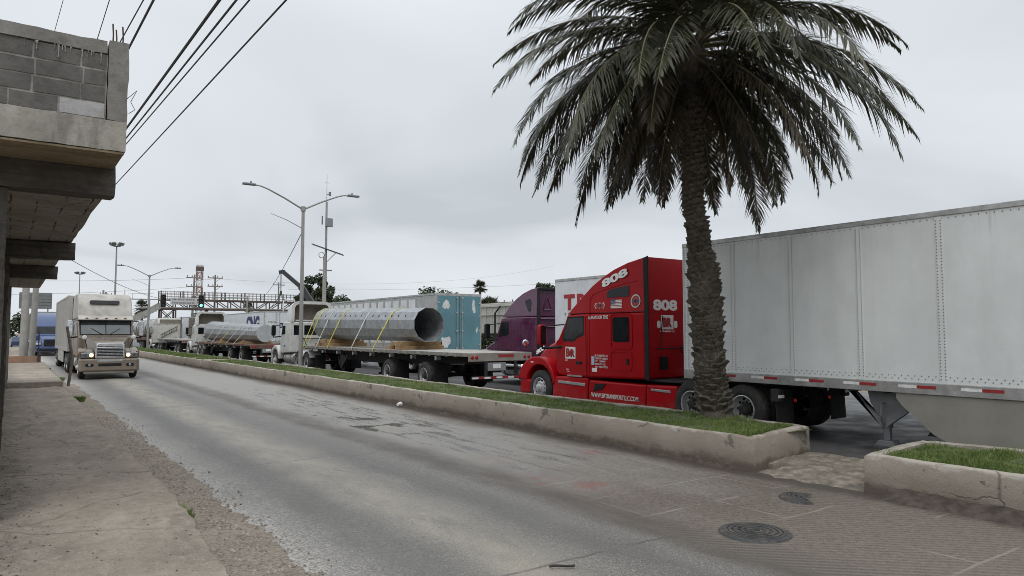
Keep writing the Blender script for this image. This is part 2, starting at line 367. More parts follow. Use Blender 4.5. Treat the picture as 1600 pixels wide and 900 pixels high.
tag(mb.build('sidewalk', side_m, sharp=50), kind='structure')
def dirt_z(x, y):
    k = max(0., min(1., (2.3 - x) / .7)); return -.004 + .085 * k * k + .026 * nz(x * 3, y * 2.2, 2.) * k + .02 * nz(x * 9, y * 8) * k
tag(grid(0, 1, -4, 34, 26, 900, dirt_z, lambda y: (1.3, 2.26 + .12 * nz(3., y * .7) + .07 * nz(7, y * 3.1) + .06 * nz(5, y * 9) + .05 * nz(2, y * 21) + (.5 * max(0, (7 - y) / 10)))).build('dirt_shoulder', dirt_m, sharp=0), kind='structure')
# raised slab further on
mb = MB(); mb.box(-1.2, 1.62, 29.35, 45, 0, .40); tag(mb.build('raised_sidewalk', side_m, bevel=.03), kind='structure')
mb = MB(); mb.box(-1.2, 1.9, 45, 53.2, 0, .22); mb.box(-6, 1.6, 56, 118, 0, .1); tag(mb.build('far_sidewalk', side_m, bevel=.03), kind='structure')

# loose stones on the shoulder
mb = MB()
for i in range(3400):
    y = 3.2 + 17 * rng.random() ** 1.7; x = rng.gauss(2.0, .17) if rng.random() < .93 else rng.uniform(1.3, 2.6)
    if x < 1.72 and rng.random() < .8: x = 2.05 + rng.random() * .3
    r = rng.choice((.006, .008, .011, .016, .022 if rng.random() < .3 else .008))
    z = max(dirt_z(x, y), sw_top(x, y) if x < 1.58 else -1, road_z(x, y)) + r * .2
    q = [V((rng.gauss(0, 1), rng.gauss(0, 1), rng.gauss(0, .7))).normalized() * r * rng.uniform(.7, 1.2) for _ in range(2)]
    mb.add([(x + r, y, z), (x + q[0].x * .4, y + r, z), (x - r, y - r * .2, z), (x + q[1].x * .5, y - r, z), (x, y, z + r * .9), (x, y, z - r)],
           [(0, 1, 4), (1, 2, 4), (2, 3, 4), (3, 0, 4), (1, 0, 5), (2, 1, 5), (3, 2, 5), (0, 3, 5)])
for i in range(1500):          # grit and crumbs on the pavement
    y = 3.0 + 14 * rng.random() ** 1.6; x = rng.uniform(-1.0, 1.55) if rng.random() < .5 else -.15 + abs(rng.gauss(0, .2)); r = rng.choice((.005, .006, .008, .012))
    z = sw_top(x, y) + r * .3; a = rng.random() * 3; ca, sa = math.cos(a) * r * 1.5, math.sin(a) * r * 1.5
    mb.add([(x + ca, y + sa, z), (x - sa * .5, y + ca * .5, z), (x - ca, y - sa, z), (x + sa * .5, y - ca * .5, z), (x, y, z + r * .7)], [(0, 1, 4), (1, 2, 4), (2, 3, 4), (3, 0, 4)], 1)
stone_m = mat('pebbles', (.27, .235, .20), .9, var=.5, scale=14)
tag(mb.build('gravel', [stone_m, mat('dark_crumbs', (.085, .07, .056), .9, var=.5, scale=20)], sharp=0, fix=False), 'small loose stones scattered along the dirt shoulder', kind='stuff')

# ------------------------------------------------------------------ planted median
t = NT('painted_kerb'); X, Y, Z = t.xyz()
a = t.noise(.8, 6, .6); b = t.noise(7, 8, .7); f = t.noise(55, 5, .7); drip = t.noise(3.5, 6, .7, stretch=(1, 1, .18))
c = t.mix(t.ramp(a, .3, .7), (.225, .190, .153), (.30, .262, .218)); c = t.mix(t.ramp(f, .35, .75, 0, .35), c, (.37, .335, .295))
c = t.mix(t.math('MULTIPLY', t.ramp(drip, .63, .70), .8), c, (.12, .098, .08))
zn = t.math('ADD', Z, t.math('MULTIPLY', t.math('SUBTRACT', t.noise(3.2, 7, .7, stretch=(1, .5, 1)), .5), .42))
c = t.mix(t.ramp(zn, .02, .17, .97, 0), c, (.075, .057, .045)); c = t.mix(t.ramp(zn, .05, .3, .35, 0), c, (.19, .155, .125))
chip = t.math('MULTIPLY', t.ramp(t.noise(2.2, 7, .65), .60, .63), t.ramp(zn, .26, .33)); c = t.mix(chip, c, (.145, .125, .108))
c = t.mix(t.ramp(zn, .46, .52, 0, .5), c, (.50, .465, .41))
ck = t.new('ShaderNodeTexVoronoi', feature='DISTANCE_TO_EDGE'); ck.inputs['Scale'].default_value = 1.1
t.l.new(t.mix(.35, t.oc, t.noise(2.6, 6)), ck.inputs['Vector'])
crk = t.math('MULTIPLY', t.ramp(ck.outputs['Distance'], 0, .014, .8, 0), t.ramp(t.noise(.9, 3), .52, .62)); c = t.mix(crk, c, (.13, .11, .095))
hh = t.math('SUBTRACT', t.math('ADD', t.math('MULTIPLY', b, .8), t.math('MULTIPLY', f, .4)), t.math('MULTIPLY', t.math('ADD', chip, crk), .5))
t.bump(hh, .8, .02); kerb_m = t.fin(c, .9, 0, .25)

def planter(name, label, path, closed=True, th=.16, H=.5, step=.16, jag=1.):
    """path: corner points; walls follow it, the planted side is on the left of travel"""
    pts = []
    n = len(path); segs = n if closed else n - 1
    for i in range(segs):
        a, b = V(path[i]), V(path[(i + 1) % n]); L = (b - a).length; k = max(1, min(160, int(L / step)))
        d = (b - a) / L; nn = V((-d.y, d.x))
        for j in range(k): pts.append((a + (b - a) * j / k, nn, i, j == 0))
    mb = MB(); vs = []; m = len(pts)
    for i, (p, nn, s_, corner) in enumerate(pts):
        if corner:
            pn = pts[i - 1][1]; nn = (nn + pn); nn = nn / (nn.length ** 2) * 2
        o = .02 * nz(p.x * 1.7, p.y * 1.1, 3.) * jag; zt = H + .022 * nz(p.x * 1.1, p.y * .8, 8.) * jag + .012 * nz(p.x * 5, p.y * 5, 2.)
        if corner: zt -= .015
        ox = p - nn * o; ip = p + nn * th
        b1 = p - nn * .015
        vs += [(b1.x, b1.y, -.04), (ox.x, ox.y, zt * .45 + .012 * nz(p.x * 3, p.y * 3)), (ox.x, ox.y, zt - .025), (ox.x + nn.x * .03, ox.y + nn.y * .03, zt), (ip.x, ip.y, zt - .01), (ip.x, ip.y, .25)]
    fs = []
    for i in range(m):
        j = (i + 1) % m
        fs += [(6 * i + q, 6 * j + q, 6 * j + q + 1, 6 * i + q + 1) for q in range(5)]
    mb.add(vs, fs)
    o = mb.build(name, kerb_m, sharp=55, fix=True); return tag(o, label, 'planter wall', 'beige median planter walls')
MED = [('long beige concrete median planter wall with mud stained foot in front of the red truck', [(9.28, 44.4), (9.28, 6.8), (11.35, 7.15), (11.35, 44.4)]),
       ('short grey broken median planter block standing between two long ones', [(9.2, 48.6), (9.22, 44.75), (11.35, 44.75), (11.35, 48.6)]),
       ('far beige median planter wall running away beside the tan truck', [(9.1, 112), (9.15, 48.9), (11.35, 48.9), (11.35, 112)]),
       ('near beige median planter wall in the lower right corner with cracked broken end', [(9.3, 5.08), (9.3, -7), (11.35, -7), (11.35, 5.25)])]
grass_m = None
t = NT('grass_blades'); a = t.noise(1.3, 4, .6); b = t.noise(40, 2, .6)
c = t.mix(t.ramp(a, .3, .7), (.080, .128, .030), (.155, .205, .058)); c = t.mix(t.ramp(b, .5, .75, 0, .7), c, (.20, .175, .085)); t.fin(c, .6, 0, .25); grass_m = t.m
soil_m = mat('turf_soil', (.07, .092, .032), .95, var=.4, scale=6, bump=.6, bscale=30, dirt=.4, dcol=(.12, .095, .06), dscale=3)
def lawn_z(x, y): return .455 + .035 * nz(x * 1.1, y * .7, 6.) + .03 * math.exp(-((x - 11) ** 2 + (y - 9) ** 2) / .8)
for lab, path in MED: planter('planter_wall', lab, path)
def soil(x0, x1, y0, y1): tag(grid(x0, x1, y0, y1, 8, max(2, int((y1 - y0) / .5)), lawn_z).build('turf', soil_m, sharp=0), kind='structure')
soil(9.42, 11.22, 7.0, 44.3); soil(9.34, 11.22, 44.9, 48.5); soil(9.26, 11.22, 49, 111.8); soil(9.44, 11.22, -6.9, 5.06)
def blades(name, label, x0, x1, y0, y1, count, hh, ww, bias=1.):
    mb = MB(); vs, fs = mb.v, mb.f
    for i in range(count):
        y = y0 + (y1 - y0) * rng.random() ** bias; x = rng.uniform(x0, x1)
        k = .45 + 1.0 * max(0, nz(x * 1.6, y * 1.6, 11.) + .35) + .5 * max(0, nz(x * 5, y * 5, 3.))
        if nz(x * 2.2, y * 2.0, 31.) < -.2 and rng.random() < .8: continue
        if y < 7.06 + (x - 9.4) * .17 and y > 6: y = 7.06 + (x - 9.4) * .17 + rng.random() * .3
        h_ = hh * k * rng.uniform(.5, 1.3); a = rng.random() * 6.283; l = h_ * rng.uniform(.1, .8); wd = ww * rng.uniform(.6, 1.3)
        ca, sa = math.cos(a), math.sin(a); z = lawn_z(x, y) - .01; b = rng.random() * 6.283; cb, sb = math.cos(b) * wd, math.sin(b) * wd
        o = len(vs)
        vs += [(x - cb, y - sb, z), (x + cb, y + sb, z), (x + ca * l * .35 + cb * .7, y + sa * l * .35 + sb * .7, z + h_ * .6), (x + ca * l * .35 - cb * .7, y + sa * l * .35 - sb * .7, z + h_ * .6), (x + ca * l, y + sa * l, z + h_)]
        fs += [(o, o + 1, o + 2, o + 3), (o + 3, o + 2, o + 4)]
    mb.m = [0] * len(fs)
    return tag(mb.build(name, grass_m, sharp=0, fix=False), label, kind='stuff')
blades('grass', 'short green grass in the long median planter', 9.42, 11.3, 6.98, 44.3, 62000, .07, .0045, 1.9)
blades('grass', 'short green grass in the far median planters', 9.3, 11.3, 45, 111, 16000, .13, .013, 1.3)
blades('grass', 'green grass in the near median planter', 9.44, 11.3, .5, 5.08, 26000, .075, .0042)

# earth in the gap between the planters
def gap_z(x, y):
    e = 9.05 + .28 * nz(1.5, y * 1.3) + .12 * nz(5, y * 4)
    k = min(1., max(0., (x - e) / .55)) * min(1, max(0, (11.6 - x) / .4))
    if x < 9.75: k *= min(1, max(0, (y - 5.02) / .4)) * min(1, max(0, (6.95 - y) / .4))
    return -.06 + .125 * k + (.03 * nz(x * 2.2, y * 2.2) + .014 * nz(x * 7, y * 7) + .012 * nz(x * 17, y * 17)) * k
tag(grid(8.6, 11.6, 4.9, 7.5, 110, 90, gap_z).build('dirt_gap', mat('trodden_earth', (.20, .172, .14), .95, var=.4, scale=7, bump=.9, bscale=40, dirt=.6, dcol=(.085, .067, .052), dscale=4), sharp=0), kind='structure')
mud_m = mat('dark_mud', (.062, .048, .038), .9, var=.4, scale=7, bump=.8, bscale=25)
def mud_bank(y0, y1, h0, w0, n=90):
    def zf(x, y):
        k = max(0., min(1., (x - 9.30 + w0 * (1 + .5 * nz(4., y * 1.7))) / w0)); e = min(1, (y - y0) * 3, (y1 - y) * 3)
        return -.05 + (h0 * (1 + .7 * nz(1., y * 1.1, 4.)) + .05) * k ** .8 * max(0, e) + .02 * nz(x * 9, y * 9) * k
    tag(grid(9.30 - w0 * 1.6, 9.36, y0, y1, 16, n * 2, zf).build('mud_bank', mud_m, sharp=0), kind='structure')
mud_bank(-5, 4.95, .12, .34); mud_bank(6.85, 22, .035, .14, 160)
def weed(label, x, y, z, n, s):
    mb = MB()
    for i in range(n):
        a = rng.random() * 6.283; r = s * 1.5 * rng.random() ** .9; bx, by = x + r * .6 * math.cos(a), y + r * 2.6 * math.sin(a); h_ = s * rng.uniform(.3, .9); l = h_ * .7; w_ = .004
        ca, sa = math.cos(a) * l, math.sin(a) * l
        mb.add([(bx - w_, by, z - .02), (bx + w_, by, z - .02), (bx + ca * .5 + w_, by + sa * .5, z + h_ * .7), (bx + ca * .5 - w_, by + sa * .5, z + h_ * .7), (bx + ca, by + sa, z + h_ * .9)], [(0, 1, 2, 3), (3, 2, 4)])
    tag(mb.build('weed_tuft', grass_m, sharp=0, fix=False), label, 'weed')
weed('small green weed tuft beside the broken near end of the sidewalk edge', 1.66, 8.75, .05, 260, .10)
weed('green weed tuft at the sidewalk edge near the raised slab', 1.8, 25.2, .05, 420, .17)
weed('low weed patch beside the leaning post on the raised slab edge', 1.68, 33, .22, 300, .18)

# manhole covers, scrap rubber, foam cup
iron = mat('cast_iron', (.055, .054, .053), .6, .2, var=.35, scale=12, dirt=.75, dcol=(.13, .112, .094), dscale=4, bump=.3, bscale=60)
def manhole(label, x, y, r, tilt=0., dz=0.):
    th = thing('manhole_cover', label, 'manhole cover', (x, y, road_z(x, y) + .004 + dz)); th.rotation_euler = (tilt, tilt * .6, 0)
    mb = MB(); mb.lathe([(0, .012), (r * .9, .012), (r * .9, .004)], ax='z', n=40)
    for q in (.2, .4, .6, .78, .92): mb.lathe([(r * q - .016, .011), (r * q - .012, .026), (r * q + .012, .026), (r * q + .016, .011)], ax='z', n=48)
    for k in range(12):
        a = k * math.pi / 6; mb.beam((math.cos(a) * r * .25, math.sin(a) * r * .25, .014), (math.cos(a) * r * .8, math.sin(a) * r * .8, .014), .018, .012)
    mb.build('lid', iron, th, bevel=0); mb = MB(); mb.lathe([(r * .92, -.01), (r * .92, .016), (r, .02), (r * 1.1, .012), (r * 1.16, -.02)], ax='z', n=40); mb.build('frame', iron, th)
manhole('round cast iron manhole cover nearer the camera in the muddy concrete', 6.52, 4.77, .33)
manhole('round manhole cover half buried in mud near the planter gap', 8.35, 5.3, .31, .10, -.026)
mb = MB(); mb.tube([(4.02 + .2 * k / 6, 5.1 - .1 * k / 6 + .02 * math.sin(k), .012) for k in range(7)], .011, 6)
tag(mb.build('rubber_strip', rubber), 'black curled rubber strip lying on the asphalt at the bottom', 'debris')
th = thing('foam_cup', 'white crushed foam cup lying against the kerb', 'cup', (9.05, 18.3, .02), .5)
mb = MB(); mb.lathe([(.0, -.07), (.04, -.07), (.058, .07), (.053, .07), (.037, -.06), (0, -.06)], c=(0, 0, .055), ax='x', n=16); mb.build('cup', white_paint, th)
mb = MB(); mb.lathe([(.056, .062), (.063, .062), (.063, .076), (.056, .076)], c=(0, 0, .055), ax='x', n=16); mb.build('rim', white_paint, th)

# ------------------------------------------------------------------ concrete building with overhang
def concrete(name, c0, c1, dark, boards=False):
    t = NT(name); a = t.noise(1.6, 7, .65); b = t.noise(11, 8, .7); f = t.noise(70, 4, .7); dr = t.noise(3.2, 6, .65, stretch=(1, 1, .2))
    c = t.mix(t.ramp(a, .3, .7), c0, c1); c = t.mix(t.ramp(b, .4, .72, 0, .6), c, dark); c = t.mix(t.ramp(dr, .55, .68, 0, .6), c, tuple(x * .55 for x in c0))
    c = t.mix(t.ramp(f, .6, .8, 0, .35), c, tuple(min(1, x * 1.5) for x in c1))
    h = t.math('ADD', b, t.math('MULTIPLY', f, .4))
    if boards:
        wv = t.noise(1, 4, .6, stretch=(.6, 14, 14)); c = t.mix(t.ramp(wv, .4, .65, 0, .5), c, dark); h = t.math('ADD', h, wv)
    t.bump(h, .7, .012); return t.fin(c, .92, 0, .2)
con_l = concrete('pale_concrete', (.285, .265, .235), (.40, .375, .335), (.19, .17, .15))
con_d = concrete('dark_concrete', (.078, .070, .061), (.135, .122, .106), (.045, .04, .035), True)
con_r = concrete('rough_column', (.20, .19, .175), (.275, .26, .24), (.13, .12, .108))
soff_m = concrete('soffit_boards', (.25, .22, .182), (.36, .325, .28), (.15, .128, .105))
def soffit_cracks():
    t = NT.__new__(NT); t.m = soff_m; t.t = soff_m.node_tree; t.n = t.t.nodes; t.l = t.t.links
    t.b = [n for n in t.n if n.type == 'BSDF_PRINCIPLED'][0]; t.tc = [n for n in t.n if n.type == 'TEX_COORD'][0]; t.oc = t.tc.outputs['Object']
    src = t.b.inputs['Base Color'].links[0].from_socket
    br = t.new('ShaderNodeTexBrick'); br.offset = 0; br.inputs['Scale'].default_value = 1; br.inputs['Mortar Size'].default_value = .009; br.inputs['Brick Width'].default_value = .245; br.inputs['Row Height'].default_value = .78; br.inputs['Mortar Smooth'].default_value = .2
    t.l.new(t.mix(.07, t.oc, t.noise(5., 5)), br.inputs['Vector'])
    g = t.math('MULTIPLY', br.outputs['Fac'], t.ramp(t.noise(1.7, 4), .42, .56))
    h = t.math('MULTIPLY', t.ramp(t.noise(3.4, 7, .7), .64, .67), .8)
    t.l.new(t.mix(t.math('MAXIMUM', g, h), src, (.035, .03, .025)), t.b.inputs['Base Color'])
soffit_cracks()
tan_s = concrete('form_stained_soffit', (.235, .185, .12), (.30, .245, .17), (.13, .095, .06), True)
block_m = concrete('grey_block', (.105, .10, .094), (.165, .158, .148), (.075, .071, .066))
block_l = concrete('pale_block', (.34, .34, .335), (.46, .455, .445), (.25, .245, .235))
mortar_m = concrete('mortar', (.27, .255, .235), (.38, .36, .335), (.17, .16, .145))
bl = thing('concrete_building', 'unfinished grey block building with concrete overhang on raw beams at the left edge', 'building', (0, 8, 0))
def rough_box(x0, x1, y0, y1, z0, z1, st=.09, amp=.012, seed=0.):
    """box with uneven cast faces"""
    mb = MB(); ds = (x1 - x0, y1 - y0, z1 - z0); ks = [max(1, min(40, int(d / st))) for d in ds]
    bm = bmesh.new(); bmesh.ops.create_cube(bm, size=1)
    for ax in range(3):
        if ks[ax] > 1:
            ed = [e for e in bm.edges if abs((e.verts[0].co - e.verts[1].co)[ax]) > .9 / 1 and abs((e.verts[0].co - e.verts[1].co).length - abs((e.verts[0].co - e.verts[1].co)[ax])) < 1e-5]
            bmesh.ops.subdivide_edges(bm, edges=ed, cuts=ks[ax] - 1, use_grid_fill=True)
    bm.verts.ensure_lookup_table()
    for v in bm.verts:
        p = V((x0 + (v.co.x + .5) * ds[0], y0 + (v.co.y + .5) * ds[1], z0 + (v.co.z + .5) * ds[2]))
        d = V((NZ.noise(p * 4 + V((seed, 0, 0))), NZ.noise(p * 4 + V((9, seed, 0))), NZ.noise(p * 4 + V((0, 7, seed))))) + .5 * V((NZ.noise(p * 13), NZ.noise(p * 13 + V((5, 0, 0))), NZ.noise(p * 13 + V((0, 5, 0)))))
        edge = sum(1 for q in v.co if abs(abs(q) - .5) < 1e-4) - 1
        if edge > 0:
            inn = V([-math.copysign(1, q) if abs(abs(q) - .5) < 1e-4 else 0 for q in v.co]); d += inn * (.35 + .8 * max(0, NZ.noise(p * 6 + V((3, 3, 3)))))
        v.co = p + d * amp
    mb.add([tuple(v.co) for v in bm.verts], [tuple(v.index for v in f.verts) for f in bm.faces]); bm.verts.index_update(); bm.free(); return mb
def rb(name, m, *a, **k): return rough_box(*a, **k).build(name, m, bl, sharp=50)
# building frame is local: y = world - 8
XO = .905
rb('edge_beam', con_l, -4.0, XO, .06, .60, 3.92, 4.235, seed=1.)
rb('edge_beam_soffit', tan_s, -4.0, XO - .02, .075, .875, 3.895, 3.918, amp=.002)
rb('balcony_slab', soff_m, -4.0, .84, 1.19, 22, 3.645, 3.90, st=.4, amp=.01, seed=2.)
for k, (y, zt) in enumerate(((.86, 3.925), (6.3, 3.64), (11.7, 3.64))):
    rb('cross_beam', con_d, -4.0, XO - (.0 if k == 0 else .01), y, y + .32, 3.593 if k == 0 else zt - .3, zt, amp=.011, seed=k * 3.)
# parapet: block courses, corner column, capping beam
rb('corner_column', con_r, XO - .18, XO + .012, .10, .32, 4.238, 5.06, seed=4.)
rb('capping_beam', con_r, -4.0, XO - .182, .09, .30, 4.905, 5.045, amp=.016, seed=5.)
rb('mortar_bed', mortar_m, -4.0, XO - .182, .118, .27, 4.236, 4.904, amp=.003, seed=6.)
H4 = (4.903 - 4.238) / 4
for r_ in range(4):
    x = XO - .19 - (.0 if r_ % 2 else .2); first = True
    x1 = XO - .19
    while x1 > -1.6:
        w_ = (.22 if r_ in (1, 3) else .40) if first else .40
        if r_ == 0 and first: w_ = .40
        if r_ == 2 and first: w_ = .20
        first = False; x0 = x1 - w_
        z0 = 4.238 + r_ * H4
        pale = (r_ == 0 and x1 > XO - .2)
        rough_box(x0 + .006, x1 - .006, .108, .26, z0 + .007, z0 + H4 - .007, st=.06, amp=.006, seed=x1 * 7 + r_).build('block', block_l if pale else block_m, bl, sharp=50); x1 = x0
for (x, y) in ((XO - .14, .16), (XO - .1, .25), (XO - .05, .17)):
    mb = MB(); mb.tube([(x, y, 4.95), (x + .003, y, 5.14), (x - .004, y + .004, 5.2 + rng.random() * .06)], .008, 6); mb.build('rebar', mat('rusty_rebar', (.075, .052, .04), .8, .3), bl)
mb = MB(); mb.tube([(XO + .0, .2, 4.5), (XO + .1, .22, 4.62), (XO + .05, .25, 4.5), (XO + .09, .24, 4.42), (XO + .03, .2, 4.36)], .0035, 5); mb.build('tie_wire', black, bl)
drip_m = mat('grout_drips', (.31, .30, .285), .95, var=.3, scale=20)
for k in range(18):
    x = rng.choice((.02, .12, .32, .45, .55, .62)) + rng.uniform(-.06, .06); L = rng.uniform(.03, .15) * rng.uniform(.4, 1.2); w_ = rng.uniform(.002, .006); z = 4.91
    mb = MB(); mb.prism([(x - w_ * 1.6, z), (x + w_ * 1.4, z), (x + w_ * .5, z - L * .3), (x + w_ * .6, z - L * .8), (x, z - L), (x - w_ * .6, z - L * .85), (x - w_ * .5, z - L * .35)], .1, .1075, 'y')
    mb.build('grout_drip', drip_m, bl)
# street wall under the overhang
wall_m = concrete('street_wall', (.24, .225, .20), (.33, .31, .28), (.15, .135, .12))
rb('street_wall', wall_m, -4, -.16, 1.1, 22, .1, 3.64, st=.5, amp=.01, seed=8.)
for k, (y, x1) in enumerate(((.9, -.055), (3.4, -.07), (6.2, -.03), (9.4, -.045), (11.7, -.03), (14.6, -.05), (17.5, -.03), (21.4, .03))):
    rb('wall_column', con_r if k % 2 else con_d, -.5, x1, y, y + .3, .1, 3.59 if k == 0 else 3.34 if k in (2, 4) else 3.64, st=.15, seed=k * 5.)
# ------------------------------------------------------------------ wheels
_wm = {}
def wheel_meshes(kind):
    if kind in _wm: return _wm[kind]
    r, w = (.51, .28)
    ty = MB(); tp = [(.285, .02), (.31, .0), (.37, -.006), (.43, .004), (.47, .018), (.488, .03), (.505, .045), (.51, .075)]
    for g in (.10, .16, .22): tp += [(.51, g - .028), (.496, g - .022), (.496, g - .012), (.51, g - .006)]
    tp += [(.51, .205), (.505, .24), (.47, .265), (.40, .28), (.30, .27)]
    ty.lathe(tp, n=40)
    rim, hub = MB(), MB()
    if kind == 'front':
        rim.lathe([(.292, .03), (.292, -.004), (.28, -.01), (.272, .0), (.262, .05), (.235, .062), (.21, .04), (.17, .012), (.14, .006), (.11, .006)], n=40)
        hub.lathe([(.115, .012), (.112, -.035), (.09, -.05), (.085, -.075), (.06, -.085), (0, -.087)], n=24)
        hs_, hx, hr = .205, .034, .03
    else:
        rim.lathe([(.292, .03), (.292, -.004), (.28, -.01), (.27, .0), (.262, .08), (.25, .13), (.235, .145), (.20, .15), (.17, .158), (.135, .16)], n=40)
        hub.lathe([(.14, .165), (.135, .10), (.105, .085), (.095, .02), (.09, -.01), (.06, -.02), (0, -.02)], n=24)
        hs_, hx, hr = .208, .148, .03
    for k in range(10):
        a = k * 2 * math.pi / 10; hub.cyl((hx - .006, hs_ * math.cos(a), hs_ * math.sin(a)), (hx + .02, hs_ * math.cos(a), hs_ * math.sin(a)), hr, n=12, m=1)
        a += .31; q = .155; hub.cyl((hx - .045 if kind == 'front' else hx - .01, q * math.cos(a), q * math.sin(a)), (hx + .01, q * math.cos(a), q * math.sin(a)), .016, n=6, m=0)
    ty2 = MB(); ty2.lathe([(q, x + .34) for q, x in tp], n=40)
    m = (hub.mesh('wheel', [chassis if kind != 'front' else steel, black]), ty.mesh('tyre', rubber), rim.mesh('rim', {'alu': steel}.get(kind, steel)), ty2.mesh('tyre', rubber))
    _wm[kind] = m; return m
def wheel(root, x, y, side, kind='dual', r=.51):
    """side -1: outer face towards -x"""
    h, ty, rm, t2 = wheel_meshes('front' if kind == 'front' else 'dual')
    o = place('wheel', h, root, loc=(x, y, r), rot=(0, 0, 0 if side < 0 else math.pi))
    place('tyre', ty, o); place('rim', rm, o)
    if kind == 'dual': place('tyre', t2, o)
    return o
def axle(root, y, hw=1.28, kind='dual', r=.51):
    for s_ in (-1, 1): wheel(root, s_ * hw, y, s_, kind, r)
    MB().cyl((-hw + .2, y, r), (hw - .2, y, r), .075, n=10).build('axle', chassis, root)

def paint(name, col, dirt=.25, dcol=(.17, .14, .115), mud=(.3, 1.0, .35), rough=.28, coat=.5, var=.05):
    return mat(name, col, rough, 0, var=var, scale=1.3, dirt=dirt, dcol=dcol, dscale=3, coat=coat, mud=mud)
def side_panel(root, name, poly, m, W, side=-1, off=.004, t=.02, label=None, bevel=0):
    mb = MB(); n = len(poly)
    vs = [(side * (W(y, z) + off), y, z) for y, z in poly] + [(side * (W(y, z) + off - t), y, z) for y, z in poly]
    mb.add(vs, [tuple(range(n)), tuple(range(n, 2 * n))[::-1]] + [(i, n + i, n + (i + 1) % n, (i + 1) % n) for i in range(n)])
    return mb.build(name, m, root, bevel=bevel, label=label, sharp=30)
def frame_ring(root, name, y0, y1, z0, z1, m, W, side=-1, r=.07, wd=.022, off=.012):
    o = rrect(y0, y1, z0, z1, r, 5); i = rrect(y0 + wd, y1 - wd, z0 + wd, z1 - wd, r - wd, 5); n = len(o); mb = MB()
    vs = []
    for q in (o, i):
        vs += [(side * (W(y, z) + off), y, z) for y, z in q] + [(side * (W(y, z) - .01), y, z) for y, z in q]
    fs = []
    for k in range(n):
        l = (k + 1) % n
        fs += [(k, l, 2 * n + l, 2 * n + k), (k, n + k, n + l, l), (2 * n + k, 2 * n + l, 3 * n + l, 3 * n + k)]
    return mb.add(vs, fs).build(name, m, root)
def mirror_arm(root, x, y, z, side, m, h_=.52, w_=.26, cab_x=1.1, cab_y=-2.0):
    mb = MB(); s_ = side
    pr = rrect(s_ * x - w_ / 2, s_ * x + w_ / 2, z - h_ / 2, z + h_ / 2, .07, 4)
    mb.prism(pr, y - .07, y + .07, 'y')
    o = mb.build('mirror', m, root, bevel=.02, seg=2)
    mb = MB(); mb.prism(rrect(s_ * x - w_ / 2 + .03, s_ * x + w_ / 2 - .03, z - h_ / 2 + .03, z + h_ / 2 - .03, .05, 4), y - .074, y - .0705, 'y'); mb.build('mirror_glass', glass, o)
    mb = MB(); mb.tube([(s_ * x, y, z - h_ / 2 + .03), (s_ * x, y - .02, z - h_ / 2 - .08), (s_ * (x + cab_x) / 2, (y + cab_y) / 2, z - h_ / 2 - .06), (s_ * cab_x, cab_y, z - h_ / 2 - .02)], .035, 8)
    mb.tube([(s_ * x, y, z + h_ / 2 - .05), (s_ * (x + cab_x) / 2, (y + cab_y) / 2, z + h_ / 2 - .02), (s_ * cab_x, cab_y, z + h_ / 2 + .0)], .02, 6)
    mb.build('bracket', black, o); return o

def chassis_frame(root, y0, y1, zt=.98):
    mb = MB()
    for s_ in (-1, 1): mb.box(s_ * .42 - .045, s_ * .42 + .045, y1, y0, zt - .28, zt)
    for k in range(5):
        y = y1 + (y0 - y1) * (k + .3) / 5; mb.box(-.42, .42, y, y + .1, zt - .24, zt - .06)
    return mb.build('chassis_frame', chassis, root, bevel=.01)
def fifth_wheel(root, y, z=1.02):
    mb = MB(); mb.prism([(-.48, y - .5), (-.2, y - .62), (-.06, y - .3), (.06, y - .3), (.2, y - .62), (.48, y - .5), (.48, y + .3), (.25, y + .48), (-.25, y + .48), (-.48, y + .3)], z, z + .07, 'z'); mb.box(-.4, .4, y - .15, y + .15, z - .1, z)
    mb.build('fifth_wheel', chassis, root, bevel=.012)
def mudflap(root, x, y, z0=.25, z1=.95, w_=.56, m=black):
    mb = MB(); mb.prism([(y, z1), (y - .03, z1), (y - .07, z0), (y - .05, z0)], x - w_ / 2, x + w_ / 2, 'x'); mb.build('mudflap', m, root)

